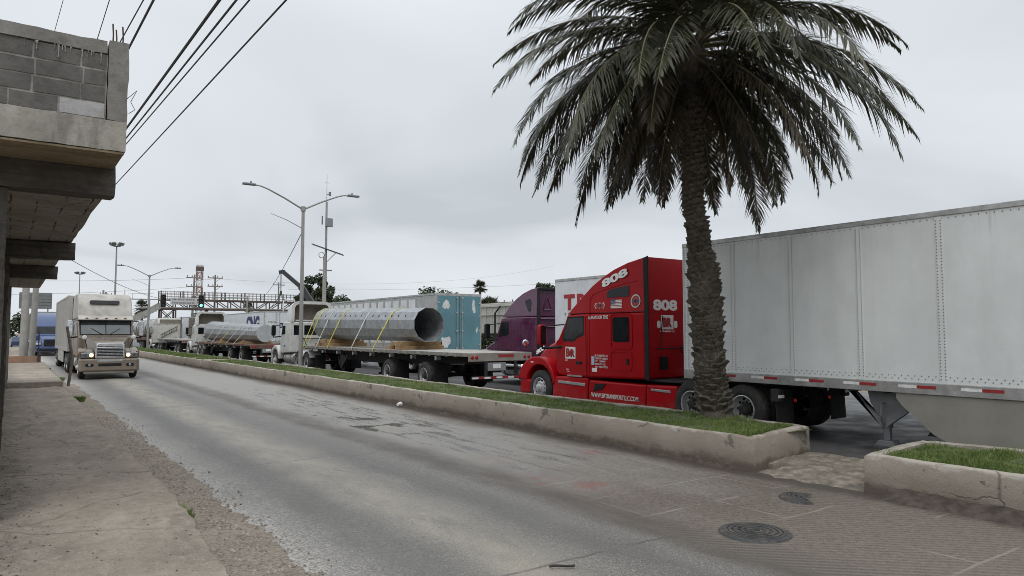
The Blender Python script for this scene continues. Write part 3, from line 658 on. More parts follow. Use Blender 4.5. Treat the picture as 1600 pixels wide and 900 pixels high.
# ------------------------------------------------------------------ red sleeper tractor (local frame: +y forward, bumper at 0)
def red_truck():
    P = mat('red_paint', (.36, .0025, .007), .36, 0, var=.05, scale=1.3, dirt=.0, coat=.12, spec=.14, mud=(.25, .6, .18))
    Pd = mat('red_shadow_gap', (.05, .006, .006), .5)
    t = thing('semi_truck', 'red sleeper semi truck with white 808 numbers coupled to the white trailer', 'semi truck', (13.7, 17.15, 0))
    W = lambda y, z: (1.21 - .085 * max(0, (y + 2.95)) / 1.25) * (1 - .055 * max(0, z - 2.6) / 1.3)
    cab = MB(); cab.hull([(-5.02, .96, 2.6), (-2.95, .90, 2.6), (-2.08, .88, 2.6), (-1.62, .9, 1.95), (-1.45, 1.0, 1.84)], W)
    cabo = cab.build('cab', P, t, bevel=.07, seg=4)
    rf = MB(); rf.hull([(-5.02, 2.602, 3.93), (-4.4, 2.602, 3.83), (-3.9, 2.602, 3.69), (-3.5, 2.602, 3.52), (-3.1, 2.602, 3.31), (-2.75, 2.602, 3.07), (-2.4, 2.602, 2.83), (-2.12, 2.602, 2.63)], W)
    rf.build('roof_fairing', P, t, bevel=.1, seg=4)
    # hood, bumper, fenders
    HW = lambda y, z: .70 + .30 * max(0, min(1, -y / 1.5)) - .16 * max(0, z - 1.0)
    hd = MB(); hd.hull([(-1.5, .8, 1.90), (-1.2, .8, 1.86), (-.8, .8, 1.76), (-.4, .75, 1.60), (-.15, .7, 1.40), (.0, .7, 1.15), (.08, .7, .80)], HW)
    hd.build('hood', P, t, bevel=.09, seg=4)
    mb = MB(); mb.prism(rrect(-.46, .46, .74, 1.28, .1), .03, .105, 'y'); g = mb.build('grille', chrome, t, bevel=.02)
    mb = MB()
    for k in range(7): mb.box(-.42, .42, .1, .112, .80 + k * .064, .826 + k * .064)
    mb.build('grille_slats', black, g)
    bm_ = MB(); bm_.hull([(-.42, .34, .72), (-.1, .30, .76), (.12, .30, .76), (.24, .33, .70)], lambda y, z: 1.22 - .5 * max(0, y + .0) ** 1.0); bm_.build('bumper', P, t, bevel=.06, seg=3)
    cy, cz = -.87, .56
    for s_ in (-1, 1):
        out = [(.14, .72), (.13, .86), (.06, 1.02), (-.08, 1.17), (-.28, 1.30), (-.52, 1.385), (-.85, 1.40), (-1.10, 1.33), (-1.30, 1.20), (-1.45, 1.03), (-1.53, .86), (-1.58, .70)]
        inn = [(cy + .61 * math.cos(R(a)), cz + .61 * math.sin(R(a))) for a in [12, 28, 42, 56, 70, 84, 98, 112, 128, 146, 162, 175]]
        mb = MB(); mb.arch(out, inn, s_ * .62, s_ * 1.235)
        f = mb.build('fender', P, t, bevel=.07, seg=4)
        mb = MB(); mb.prism([(.16, .92), (.02, 1.13), (-.2, 1.2), (-.28, 1.13), (-.02, .86)], s_ * .80, s_ * 1.19, 'x'); mb.build('headlight', mat('lamp_glass', (.34, .35, .36), .12, .6), t, bevel=.05, seg=3)
        if s_ < 0: panel([(-1.239, -.47, 1.22), (-1.239, -.60, 1.22), (-1.239, -.60, 1.255), (-1.239, -.47, 1.255)], (-1, 0, 0)).build('marker_lamp', mat('white_marker', (.7, .62, .55), .3), t)
        wheel(t, s_ * 1.22, cy, s_, 'front', .51)
    MB().cyl((-1, cy, .5), (1, cy, .5), .06).build('axle', chassis, t)
    mb = MB(); mb.box(-.6, .6, -1.5, -.1, .45, .8); mb.build('engine_underside', chassis, t)
    # windscreen
    pts = [(-1.0, -2.02, 2.54), (1.0, -2.02, 2.54), (1.04, -1.66, 2.01), (-1.04, -1.66, 2.01)]
    panel(pts, (0, .82, .57)).build('windscreen', glass, t, loc=(0, .014, .01))
    for s_ in (-1, 1):
        # door with its own pane
        side_panel(t, 'door', [(-1.80, 1.02), (-1.74, 1.90), (-2.06, 2.54), (-2.86, 2.54), (-2.9, .95), (-2.2, .92)], P, W, s_, .014, .03, bevel=.008)
        side_panel(t, 'door_window', [(-1.90, 1.90), (-1.88, 1.98), (-2.12, 2.47), (-2.76, 2.49), (-2.76, 2.06), (-2.5, 1.98), (-2.4, 1.91)], glass, W, s_, .02)
        side_panel(t, 'quarter_trim', [(-1.85, 1.84), (-1.82, 1.97), (-2.09, 2.515), (-2.81, 2.53), (-2.81, 2.03), (-2.5, 1.93), (-2.38, 1.85)], black, W, s_, .0165, .008)
        mb = MB(); side_panel(t, 'door_handle', rrect(-2.72, -2.45, 1.25, 1.32, .03), black, W, s_, .035, .03, bevel=.008)
        side_panel(t, 'sleeper_window', rrect(-4.49, -3.91, 1.86, 2.475, .06), glass, W, s_, .012)
        frame_ring(t, 'window_bezel', -4.60, -3.82, 1.68, 2.565, P, W, s_, .1, .03, .016)
        frame_ring(t, 'storage_hatch', -4.58, -3.82, 1.14, 1.62, P, W, s_, .1, .022, .012)
        side_panel(t, 'hatch_handle', rrect(-4.47, -4.39, 1.30, 1.44, .02), black, W, s_, .018)
        side_panel(t, 'roof_window', [(-3.68, 2.98), (-3.68, 3.10), (-3.80, 3.19), (-4.46, 3.26), (-4.48, 3.24), (-4.48, 2.99)], glass, W, s_, .012)
        # raised character lines along the sleeper
        mb = MB(); mb.tube([(s_ * (W(y, z) + .002), y, z) for y, z in [(-3.0, .98), (-3.03, 2.59), (-3.03, 2.95), (-3.16, 3.10), (-3.6, 3.2), (-4.3, 3.32), (-4.72, 3.36)]], .012, 6); mb.build('body_crease', P, t)
        mb = MB(); mb.tube([(s_ * (W(y, 2.6) + .001), y, 2.6) for y in (-2.1, -3.5, -5.0)], .007, 6); mb.build('body_seam', Pd, t)
        mb = MB(); mb.tube([(s_ * (W(-2.93, z) + .001), -2.93, z) for z in (.95, 1.7, 2.55)], .006, 6); mb.build('body_seam', Pd, t)
        # black cab extender at the rear edge
        mb = MB(); mb.prism([(-5.0, .98), (-5.0, 2.6), (-4.98, 3.90), (-5.14, 3.94), (-5.14, .92)], s_ * 1.18, s_ * 1.215, 'x'); mb.build('cab_extender', black, t, bevel=.012)
        # steps and chassis fairings
        SW = lambda y, z: 1.10 + .12 * max(0, min(1, (.95 - z) / .35))
        mb = MB(); mb.hull([(-2.92, .30, .90), (-2.2, .29, .90), (-1.58, .29, .88), (-1.46, .34, .84)], lambda y, z: 1.19 + .045 * (z < .5))
        # keep the outer half only
        mb.v = [(s_ * abs(x) if abs(x) > 1 and (x * s_) > 0 else s_ * .62, y, z) for x, y, z in mb.v]; mb.build('step_fairing', P, t, bevel=.05, seg=3)
        side_panel(t, 'step_tread', [(-1.72, .70), (-1.72, .77), (-2.84, .75), (-2.84, .67)], alu, lambda y, z: 1.215, s_, .012, .04, bevel=.01)
        side_panel(t, 'step_tread', rrect(-2.72, -2.1, .905, .945, .012, 2), alu, lambda y, z: 1.20, s_, .012, .06)
        mb = MB(); mb.hull([(-5.02, .30, .84), (-4.0, .29, .84), (-3.05, .29, .85), (-2.97, .32, .84)], lambda y, z: 1.20 + .035 * (z < .5)); mb.v = [(s_ * abs(x) if x * s_ > 0 else s_ * .62, y, z) for x, y, z in mb.v]
        mb.build('chassis_fairing', P, t, bevel=.05, seg=3)
        mb = MB(); mb.hull([(-6.0, .34, .86), (-5.85, .30, .86), (-5.04, .30, .845)], lambda y, z: 1.20 + .035 * (z < .5)); mb.v = [(s_ * abs(x) if x * s_ > 0 else s_ * .62, y, z) for x, y, z in mb.v]
        mb.build('rear_fairing', P, t, bevel=.05, seg=3)
        side_panel(t, 'step_tread', [(-5.2, .71), (-5.2, .765), (-5.82, .755), (-5.82, .695)], alu, lambda y, z: 1.212, s_, .012, .04, bevel=.008)
        side_panel(t, 'side_vent', [(-3.17, .56), (-3.24, .77), (-3.64, .78), (-3.49, .63)], black, lambda y, z: 1.216, s_, .012, .02)
        mirror_arm(t, 1.40, -1.22, 2.02, s_, P, .58, .24, 1.1, -1.85)
        mb = MB(); mb.lathe([(0, .0), (.09, .0), (.105, -.03), (.09, -.08), (.03, -.1), (0, -.1)], c=(s_ * 1.02, .12, 1.78), ax='y', n=18); mb.build('hood_mirror', chrome, t)
        mb = MB(); mb.tube([(s_ * 1.02, .1, 1.72), (s_ * .95, -.1, 1.55), (s_ * .88, -.35, 1.48)], .015, 6); mb.build('mirror_stalk', black, t)
    # rear wall of the sleeper: logo, hoses
    mb = MB(); mb.box(-1.1, 1.1, -5.032, -5.02, 1.0, 3.85); mb.build('rear_panel', P, t, bevel=.004)
    mb = MB(); mb.box(-1.1, 1.1, -5.05, -5.033, 2.58, 2.6); mb.box(-1.1, -1.06, -5.05, -5.033, 1.1, 2.58); mb.build('rear_rib', P, t)
    mb = MB()
    for k in range(4):
        x = -.05 + k * .17; pts = []
        for j in range(26): pts.append((x + .06 * math.cos(j * 1.25), -5.1 - .025 * j, 1.75 - .035 * j + .06 * math.sin(j * 1.25)))
        mb.tube(pts, .014, 5)
    mb.build('air_hoses', black, t)
    mb = MB(); mb.tube([(-.9, -5.12, 1.70), (.9, -5.12, 1.72)], .018, 6); mb.tube([(-.75, -5.08, 1.7), (-.65, -5.08, 2.5)], .012, 6); mb.box(-.72, -.5, -5.1, -5.04, 1.2, 1.5); mb.build('hose_rail', black, t)
    # chassis
    chassis_frame(t, -1.6, -8.15); fifth_wheel(t, -7.05)
    mb = MB(); mb.box(-1.1, 1.1, -6.3, -5.06, .93, .96); mb.build('deck_plate', chassis, t)
    for y in (-6.47, -7.82): axle(t, y)
    for s_ in (-1, 1):
        mudflap(t, s_ * .96, -8.55, m=chassis)
        mb = MB(); mb.box(s_ * 1.2 - .1, s_ * 1.2 + .1, -8.68, -8.5, .72, .98); mb.build('flap_hanger', chassis, t, bevel=.02)
        mb = MB(); mb.lathe([(0, -.03), (.03, -.025), (.04, 0), (.0, 0)], c=(s_ * .62, -8.6, .72), ax='y', n=16)
        lm = mat('tail_lamp_lit', (.5, .02, .01), .3)
        if s_ < 0:
            b_ = lm.node_tree.nodes.get('Principled BSDF'); b_.inputs['Emission Color'].default_value = (1, .05, .02, 1); b_.inputs['Emission Strength'].default_value = .06
        mb.build('tail_lamp', lm, t)
        panel([(s_ * 1.2 - .1, -8.683, .80), (s_ * 1.2 + .1, -8.683, .80), (s_ * 1.2 + .1, -8.683, .86), (s_ * 1.2 - .1, -8.683, .86)], (0, -1, 0), .002).build('reflector_strip', tape_white, t)
    # lettering on the left side, roof and hood
    L = lambda s, y, z, w, h, m=white_paint, b=.02, off=.02, xd=(0, -1, 0), up=(0, 0, 1): text(t, s, (-(W(y, z + h / 2) + off), y, z), xd, up, w, h, m, bold=b)
    L('808', -3.52, 3.235, .98, .21, b=.045, off=.022, xd=(0, -.958, .287), up=(.05, .287, .955))
    text(t, '808', (-.945, -.36, 1.43), (-.10, -.93, .34), (.28, .33, .9), .48, .15, white_paint, bold=.04)
    L('ALWAYS ON TIME', -2.99, 2.44, .76, .09, off=.012, b=.01)
    text(t, 'WWW.BRTRANSPORTLLC.COM', (-1.233, -3.10, .42), (0, -1, 0), (0, 0, 1), 1.70, .115, white_paint, bold=.008)
    sq = mat('logo_white', (.74, .72, .70), .4); lr = mat('logo_red', (.30, .012, .014), .4)
    panel([(-(W(-1.97, 1.5) + .02), -1.97, 1.38), (-(W(-1.97, 1.5) + .02), -1.97, 1.70), (-(W(-2.43, 1.5) + .02), -2.43, 1.70), (-(W(-2.43, 1.5) + .02), -2.43, 1.38)], (-1, 0, 0), .004).build('logo_plate', sq, t)
    L('B', -2.01, 1.43, .17, .23, lr, .045, .03); L('R', -2.22, 1.43, .18, .21, lr, .045, .034); L('&', -2.12, 1.47, .16, .13, lr, .04, .042)
    L('BR TRANSPORT LLC', -1.96, 1.315, .5, .035, b=.02)
    L('OPERATED BY BR', -2.0, 1.07, .4, .03, b=.0); L('TRANSPORT', -2.03, 1.02, .26, .025, b=0.)
    y = -3.24
    for k, (s, w_) in enumerate((('BR TRANSPORT LLC', .5), ('US DOT 4160862', .48), ('MC  1584959', .4), ('KYU 421142', .4), ('VIN 942677278', .48))): L(s, y, 1.47 - k * .073, w_, .05, off=.012, b=.005)
    side_panel(t, 'sticker', [(-3.10, 1.25), (-3.10, 1.47), (-3.21, 1.47), (-3.21, 1.25)], mat('sticker_blue', (.45, .55, .68), .4), W, -1, .008, .006)
    side_panel(t, 'sticker', [(-3.12, 1.07), (-3.12, 1.17), (-3.31, 1.17), (-3.31, 1.07)], white_paint, W, -1, .008, .006)
    # flag decal
    WY = lambda y, z: W(y, z)
    fl = MB(); y0, y1, z0, z1 = -3.84, -4.24, 2.69, 2.93
    for k in range(13):
        a, b = z0 + (z1 - z0) * k / 13, z0 + (z1 - z0) * (k + 1) / 13
        fl.quad(*[(-(W(y, z) + .008), y, z) for y, z in ((y0, a), (y1, a), (y1, b), (y0, b))], m=k % 2)
    ym, zm = y0 + (y1 - y0) * .42, z0 + (z1 - z0) * 6 / 13
    fl.quad(*[(-(W(y, z) + .011), y, z) for y, z in ((y0, zm), (ym, zm), (ym, z1), (y0, z1))], m=2)
    for i in range(4):
        for j in range(5):
            yy, zz = y0 + (ym - y0) * (j + .5) / 5, zm + (z1 - zm) * (i + .5) / 4; d = .009
            fl.quad(*[(-(W(y, z) + .0135), y, z) for y, z in ((yy + d, zz), (yy, zz + d), (yy - d, zz), (yy, zz - d))], m=1)
    fl.build('flag_decal', [tape_red, white_paint, mat('flag_blue', (.02, .035, .16), .5)], t, sharp=0)
    def disc(y, z, r0, r1, m, off, n=28):
        mb = MB(); vs = []
        for k in range(n):
            a = 2 * math.pi * k / n
            for r_ in (r0, r1): vs.append((-(W(y, z + r_ * math.sin(a)) + off), y + r_ * math.cos(a), z + r_ * math.sin(a)))
        mb.add(vs, [(2 * k, 2 * k + 1, (2 * k + 3) % (2 * n), (2 * k + 2) % (2 * n)) for k in range(n)]); return mb.build('round_emblem', m, t, sharp=0)
    disc(-4.72, 2.86, .02, .17, mat('emblem_dark', (.03, .03, .035), .4), .010); disc(-4.72, 2.86, .135, .165, mat('emblem_cream', (.6, .57, .48), .4), .013); disc(-4.72, 2.86, .05, .12, mat('emblem_red', (.38, .03, .03), .4), .013)
    text(t, 'TRUST', (-(W(-4.6, 2.86) + .016), -4.60, 2.83), (0, -1, 0), (0, 0, 1), .24, .05, mat('emblem_blue', (.05, .08, .25), .4), bold=.04)
    ed = mat('emblem_dark', (.03, .03, .035), .4); ep = mat('emblem_red', (.38, .03, .03), .4)
    side_panel(t, 'winged_emblem', [(-3.22, 2.79), (-3.27, 2.86), (-3.35, 2.84), (-3.42, 2.87), (-3.5, 2.84), (-3.57, 2.87), (-3.62, 2.79), (-3.56, 2.70), (-3.5, 2.73), (-3.42, 2.70), (-3.34, 2.73), (-3.28, 2.70)], mat('emblem_cream', (.6, .57, .48), .4), W, -1, .008, .006)
    side_panel(t, 'winged_emblem', [(-3.24, 2.79), (-3.29, 2.84), (-3.42, 2.85), (-3.55, 2.84), (-3.60, 2.79), (-3.55, 2.72), (-3.42, 2.715), (-3.29, 2.72)], ep, W, -1, .012, .006)
    for s, y in (('B', -3.35), ('R', -3.44)): L(s, y, 2.75, .07, .075, ed, .05, .016)
    # rear wall lettering
    text(t, '808', (-.93, -5.034, 2.63), (1, 0, 0), (0, 0, 1), .86, .27, white_paint, bold=.045)
    panel([(-.66, -5.037, 2.17), (-.22, -5.037, 2.17), (-.22, -5.037, 2.52), (-.66, -5.037, 2.52)], (0, -1, 0), .004).build('logo_plate', sq, t)
    text(t, 'BR', (-.60, -5.041, 2.22), (1, 0, 0), (0, 0, 1), .32, .24, lr, bold=.07)
    mb = MB()
    for x in (-.74, -.14): mb.prism(rrect(x - .06, x + .06, 2.2, 2.38, .05), -5.04, -5.034, 'y')
    mb.build('logo_wings', white_paint, t); text(t, 'BR TRANSPORT LLC', (-.7, -5.034, 2.10), (1, 0, 0), (0, 0, 1), .52, .04, white_paint)
    return t
red_truck()

# ------------------------------------------------------------------ box trailers (local: front wall at y=0, running to -L)
RNG = random.Random(3)
def landing_gear(t, y, m=None):
    m = m or mat('gear_grey', (.17, .175, .185), .55, .2, dirt=.4, dcol=(.16, .14, .12))
    for s_ in (-1, 1):
        x = s_ * .98; mb = MB()
        mb.box(x - .06, x + .06, y - .075, y + .075, .42, 1.12); mb.box(x - .045, x + .045, y - .055, y + .055, .2, .44)
        lg = mb.build('landing_leg', m, t, bevel=.008)
        mb = MB(); mb.prism([(y - .18, .10), (y + .18, .10), (y + .12, .2), (y - .12, .2)], x - .13, x + .13, 'x'); mb.build('foot', m, lg, bevel=.008)
        mb = MB()
        mb.prism([(y + .66, 1.08), (y + .54, 1.08), (y + .03, .44), (y + .05, .60)], x - .14, x - .06, 'x'); mb.prism([(y - .86, 1.07), (y - .70, 1.07), (y - .05, .62), (y - .05, .44)], x - .14, x - .06, 'x')
        mb.prism([(y + .30, 1.06), (y - .36, 1.06), (y - .30, .78), (y - .05, .50), (y + .05, .50), (y + .26, .86)], x - .075, x - .062, 'x')
        mb.build('brace', m, lg)
    mb = MB(); mb.tube([(-.95, y, .8), (.95, y, .8)], .03, 8); mb.tube([(-1.05, y, .85), (-1.16, y, .85), (-1.17, y + .02, .62), (-1.22, y + .02, .62)], .014, 6); mb.build('crank_shaft', m, t)
def box_trailer(label, loc, L=16.15, paint_m=None, seams=(), rear='white', skirt=None, gear=4.3, axles=True, rivets=True, zb=1.13, zt=4.10, name='box_trailer', group=None, seam_pitch=1.36, ribs=0, front=None, rz=0):
    t = thing(name, label, 'trailer', loc, rz, group); m = paint_m
    mb = MB(); mb.box(-1.285, 1.285, -L, -.03, zb + .12, zt - .05); mb.build('body', m, t, bevel=.015)
    for s_ in (-1, 1):
        mb = MB(); mb.box(s_ * 1.30 - .014, s_ * 1.30 + .004 if s_ > 0 else s_ * 1.30 + .014, -L, 0, zt - .13, zt) if False else mb.box(min(s_ * 1.272, s_ * 1.303), max(s_ * 1.272, s_ * 1.303), -L - .01, 0, zt - .10, zt - .005)
        mb.build('top_rail', alu, t, bevel=.012)
        mb = MB(); mb.box(min(s_ * 1.25, s_ * 1.302), max(s_ * 1.25, s_ * 1.302), -L - .01, 0, zb - .06, zb + .13); br_ = mb.build('bottom_rail', alu, t, bevel=.01)
    mb = MB(); mb.box(-1.29, 1.29, -.028, .01, zb - .06, zt - .02); mb.build('front_wall', m, t, bevel=.04, seg=3)
    mb = MB(); mb.box(-1.26, 1.26, -L, -.1, zb - .02, zb + .1)
    for k in range(int(L / .6)): mb.box(-1.24, 1.24, -.6 * k - .3, -.6 * k - .22, zb - .09, zb - .021)
    mb.build('floor_frame', chassis, t)
    if seams:
        mb = MB(); rv = MB()
        for y in seams:
            mb.box(-1.294, -1.2855, y - .055, y + .055, zb + .13, zt - .10)
            if rivets:
                k = zb + .2
                while k < zt - .16:
                    for q in (-.036, .036):
                        rv.lathe([(.011, 0), (.008, -.006), (0, -.007)], c=(-1.294, y + q, k), n=6)
                    k += .052
        mb.build('seam_strip', m, t)
        if rivets:
            y = -.1
            while y > -12.2:
                rv.lathe([(.011, 0), (.008, -.006), (0, -.007)], c=(-1.2855, y, zb + .19), n=6); rv.lathe([(.011, 0), (.008, -.006), (0, -.007)], c=(-1.2855, y - .05, zb + .24), n=6)
                rv.lathe([(.012, 0), (.008, -.006), (0, -.007)], c=(-1.2855, y, zt - .14), n=6)
                y -= .11
            mr = mat('rivet', (.20, .20, .20), .5, .5); rv.build('rivets', mr, t)
    if ribs:
        for x0, x1 in ((-1.300, -1.2855), (1.2855, 1.300)):
            mb = MB(); k = 0
            while k * ribs < L - .2: mb.box(x0, x1, -.2 - k * ribs - .04, -.2 - k * ribs, zb + .14, zt - .11); k += 1
            mb.build('side_ribs', m, t)
    return t
def reflectors(t, ys, zb=1.13, w_=.30):
    for s_ in (-1,):
        for y in ys:
            MB().box(-1.306, -1.3025, y - w_, y, zb + .035, zb + .085).build('red_reflector', tape_red, t); MB().box(-1.306, -1.3025, y + .002, y + w_, zb + .035, zb + .085).build('white_reflector', tape_white, t)
def rear_doors(t, L, m, zb=1.13, zt=4.10, hinge=True):
    for s_ in (-1, 1):
        mb = MB(); x0, x1 = sorted((s_ * .012, s_ * 1.235)); mb.box(x0, x1, -L - .045, -L - .012, zb + .12, zt - .13); d = mb.build('door', m, t, bevel=.01)
        mb = MB()
        for x in (.16, ): mb.cyl((s_ * x, -L - .075, zb + .05), (s_ * x, -L - .075, zt - .1), .018, n=8)
        for z in (zb + .15, zb + 1.0, zb + 1.9, zt - .25): mb.box(min(s_ * .10, s_ * .22), max(s_ * .10, s_ * .22), -L - .095, -L - .046, z, z + .06)
        mb.build('lock_rod', alu, d)
        mb = MB()
        for z in (zb + .3, zb + 1.0, zb + 1.75, zt - .5): mb.box(min(s_ * 1.12, s_ * 1.27), max(s_ * 1.12, s_ * 1.27), -L - .06, -L - .046, z, z + .06)
        mb.build('hinge', alu, d)
    mb = MB(); mb.box(-1.30, -1.236, -L - .04, -L, zb - .05, zt); mb.box(1.236, 1.30, -L - .04, -L, zb - .05, zt); mb.box(-1.235, 1.235, -L - .04, -L - .001, zt - .128, zt); mb.box(-1.235, 1.235, -L - .05, -L - .001, zb - .08, zb + .118)
    mb.build('rear_frame', alu, t, bevel=.008)
    mb = MB(); mb.box(-1.2, 1.2, -L - .08, -L + .02, .48, .58)
    for s_ in (-1, 1): mb.box(s_ * .55 - .04, s_ * .55 + .04, -L - .04, -L + .04, .58, zb - .05)
    mb.build('rear_bumper', chassis, t, bevel=.01)
def bogie(t, L, ys=(1.4, 2.65)):
    for y in ys: axle(t, -L + y)
    mb = MB()
    for s_ in (-1, 1): mb.box(s_ * .55 - .06, s_ * .55 + .06, -L + .6, -L + 3.6, .72, 1.06)
    mb.build('bogie_frame', chassis, t)
    for s_ in (-1, 1): mudflap(t, s_ * .95, -L + .75)

# white trailer behind the red tractor
wt_m = mat('trailer_white', (.70, .715, .705), .42, var=.06, scale=1.1, dirt=.25, dcol=(.47, .46, .44), dscale=1.6, streak=True, bump=.25, bscale=1.4)
sk_m = mat('skirt_grey', (.25, .238, .208), .7, var=.1, scale=1.2, dirt=.3, dcol=(.17, .155, .135), dscale=2)
LT = 16.15
t = box_trailer('long white riveted box trailer behind the red tractor with grey side skirt', (13.7, 10.86, 0), LT, wt_m, [-.10] + [-1.36 * k for k in range(1, 9)])
reflectors(t, [-1.1 - 0.98 * k for k in range(8)])
rear_doors(t, LT, wt_m); bogie(t, LT); landing_gear(t, -4.35)
for s_ in (-1, 1):
    mb = MB(); x = s_ * 1.262; mb.prism([(-4.66, .98), (-4.75, .86), (-5.25, .42), (-5.5, .30), (-11.2, .30), (-11.2, 1.065), (-4.66, 1.065)], x - .012, x + .012, 'x'); mb.build('side_skirt', sk_m, t)
mb = MB(); mb.box(-.9, .9, -2.0, -.35, 1.0, 1.06); mb.build('kingpin_plate', chassis, t)
def wear(m):
    q = NT.__new__(NT); q.m = m; q.t = m.node_tree; q.n = q.t.nodes; q.l = q.t.links; q.b = [n for n in q.n if n.type == 'BSDF_PRINCIPLED'][0]; q.oc = [n for n in q.n if n.type == 'TEX_COORD'][0].outputs['Object']
    src = q.b.inputs['Base Color'].links[0].from_socket; z = q.xyz()[2]
    sm = q.math('MULTIPLY', q.ramp(q.noise(1.1, 8, .75, stretch=(1, 1, .8)), .54, .66, 0, .55), q.math('MULTIPLY', q.ramp(z, 2.1, 1.5), q.ramp(z, 1.25, 1.4)))
    c = q.mix(sm, src, (.80, .81, .81)); dr = q.math('MULTIPLY', q.ramp(q.noise(2.6, 6, .65, stretch=(1, 3, .12)), .56, .72, 0, .4), q.ramp(z, 3.4, 4.0, .15, 1.)); c = q.mix(dr, c, (.33, .325, .31))
    sc = q.math('MULTIPLY', q.ramp(q.noise(6, 6, .7, stretch=(1, .15, 1.6)), .66, .70, 0, .5), q.ramp(z, 2.4, 1.4)); c = q.mix(sc, c, (.30, .295, .285)); q.l.new(c, q.b.inputs['Base Color'])
wear(wt_m)
mb = MB(); mb.box(-1.31, -1.303, -.34, -.02, 1.13, 1.27); mb.build('corner_casting', alu, t)

# ------------------------------------------------------------------ flatbed trailers and their steel pole loads
deck_al = mat('deck_planks', (.36, .345, .31), .6, .1, var=.25, scale=2, dirt=.5, dcol=(.24, .205, .165), dscale=5)
def flatbed(label, loc, L, rail_m, deck_m, ax=(3.1, 6.17), plate=True, zt=1.45, hw=1.29, rear_m=None, floor=True):
    t = thing('flatbed_trailer', label, 'flatbed trailer', loc)
    mb = MB()
    n = 12
    for k in range(n):
        x0 = -hw + .06 + k * (2 * hw - .12) / n; mb.box(x0 + .004, x0 + (2 * hw - .12) / n - .004, -L + .05, -.02, zt - .04, zt)
    mb.build('deck', deck_m, t)
    for s_ in (-1, 1):
        mb = MB(); x0, x1 = sorted((s_ * (hw - .06), s_ * hw)); mb.box(x0, x1, -L, 0, zt - .125, zt + .005)
        rl = mb.build('side_rail', rail_m, t, bevel=.01)
        mb = MB(); k = 0
        while k * .61 < L - .5:
            y = -.3 - .61 * k; x0, x1 = sorted((s_ * (hw + .001), s_ * (hw + .035))); mb.box(x0, x1, y - .06, y + .06, zt - .14, zt - .0); k += 1
        x0, x1 = sorted((s_ * (hw + .036), s_ * (hw + .05))); mb.box(x0, x1, -L + .05, -.1, zt - .105, zt - .085)
        mb.build('stake_pockets', rail_m, rl)
        for k in range(8):
            y = -1.2 - k * (L - 2.4) / 7.5; mb = MB(); x = s_ * (hw - .05); mb.cyl((x - .07, y, zt - .23), (x + .07, y, zt - .23), .045, n=10); mb.box(x - .09, x - .075, y - .06, y + .06, zt - .29, zt - .151); mb.box(x + .075, x + .09, y - .06, y + .06, zt - .29, zt - .151); mb.build('winch', gal, t)
    mb = MB()
    for s_ in (-1, 1):
        mb.prism([(-.3, zt - .16), (-L + .05, zt - .16), (-L + .05, zt - .36), (-L * .55, zt - .62), (-L * .27, zt - .62), (-L * .18, zt - .34), (-.3, zt - .34)], s_ * .50 - .05, s_ * .50 + .05, 'x')
    for k in range(int(L / .5)): mb.box(-hw + .07, hw - .07, -.3 - k * .5 - .05, -.3 - k * .5, zt - .16, zt - .042)
    mb.build('frame', chassis, t)
    for y in ax: axle(t, -L + y)
    for y in ax:
        for s_ in (-1, 1):
            mudflap(t, s_ * .97, -L + y - .72)
    landing_gear(t, -L * .30, chassis)
    rear_m = rear_m or rail_m
    mb = MB(); mb.box(-hw, hw, -L - .06, -L, zt - .28, zt + .006); mb.build('rear_beam', rear_m, t, bevel=.012)
    for s_ in (-1, 1):
        for q in (1.16, .99):
            mb = MB(); mb.lathe([(0, -.03), (.05, -.022), (.065, 0), (0, 0)], c=(s_ * q, -L - .0605, zt - .14), ax='y', n=18); mb.build('tail_lamp', redlens, t)
    mb = MB(); mb.box(-1.2, 1.2, -L - .12, -L - .02, .53, .63)
    for s_ in (-1, 1): mb.box(s_ * .6 - .05, s_ * .6 + .05, -L - .06, -L, .63, zt - .281)
    bp = mb.build('bumper', chassis, t, bevel=.008)
    a = MB()
    for k in range(10): a.quad((-1.2 + k * .24, -L - .125, .55), (-1.2 + k * .24 + .24, -L - .125, .55), (-1.2 + k * .24 + .24, -L - .125, .61), (-1.2 + k * .24, -L - .125, .61), m=k % 2)
    a.box(-1.2, 1.2, -L - .1248, -L - .1205, .55, .61, m=1); a.build('reflector_strip', [tape_white, tape_red], bp)
    if plate:
        mb = MB(); mb.box(-.55, .2, -L - .05, -L - .03, .80, 1.075); mb.build('plate_bracket', gal, t, bevel=.01)
        mb = MB(); mb.box(-.33, -.02, -L - .06, -L - .051, .88, 1.03); p = mb.build('licence_plate', white_paint, t, bevel=.004)
        mb = MB(); mb.box(-.12, .52, -L - .066, -L - .061, zt - .15, zt - .05); mb.build('badge', mat('badge_red', (.28, .03, .035), .5), t)
    return t
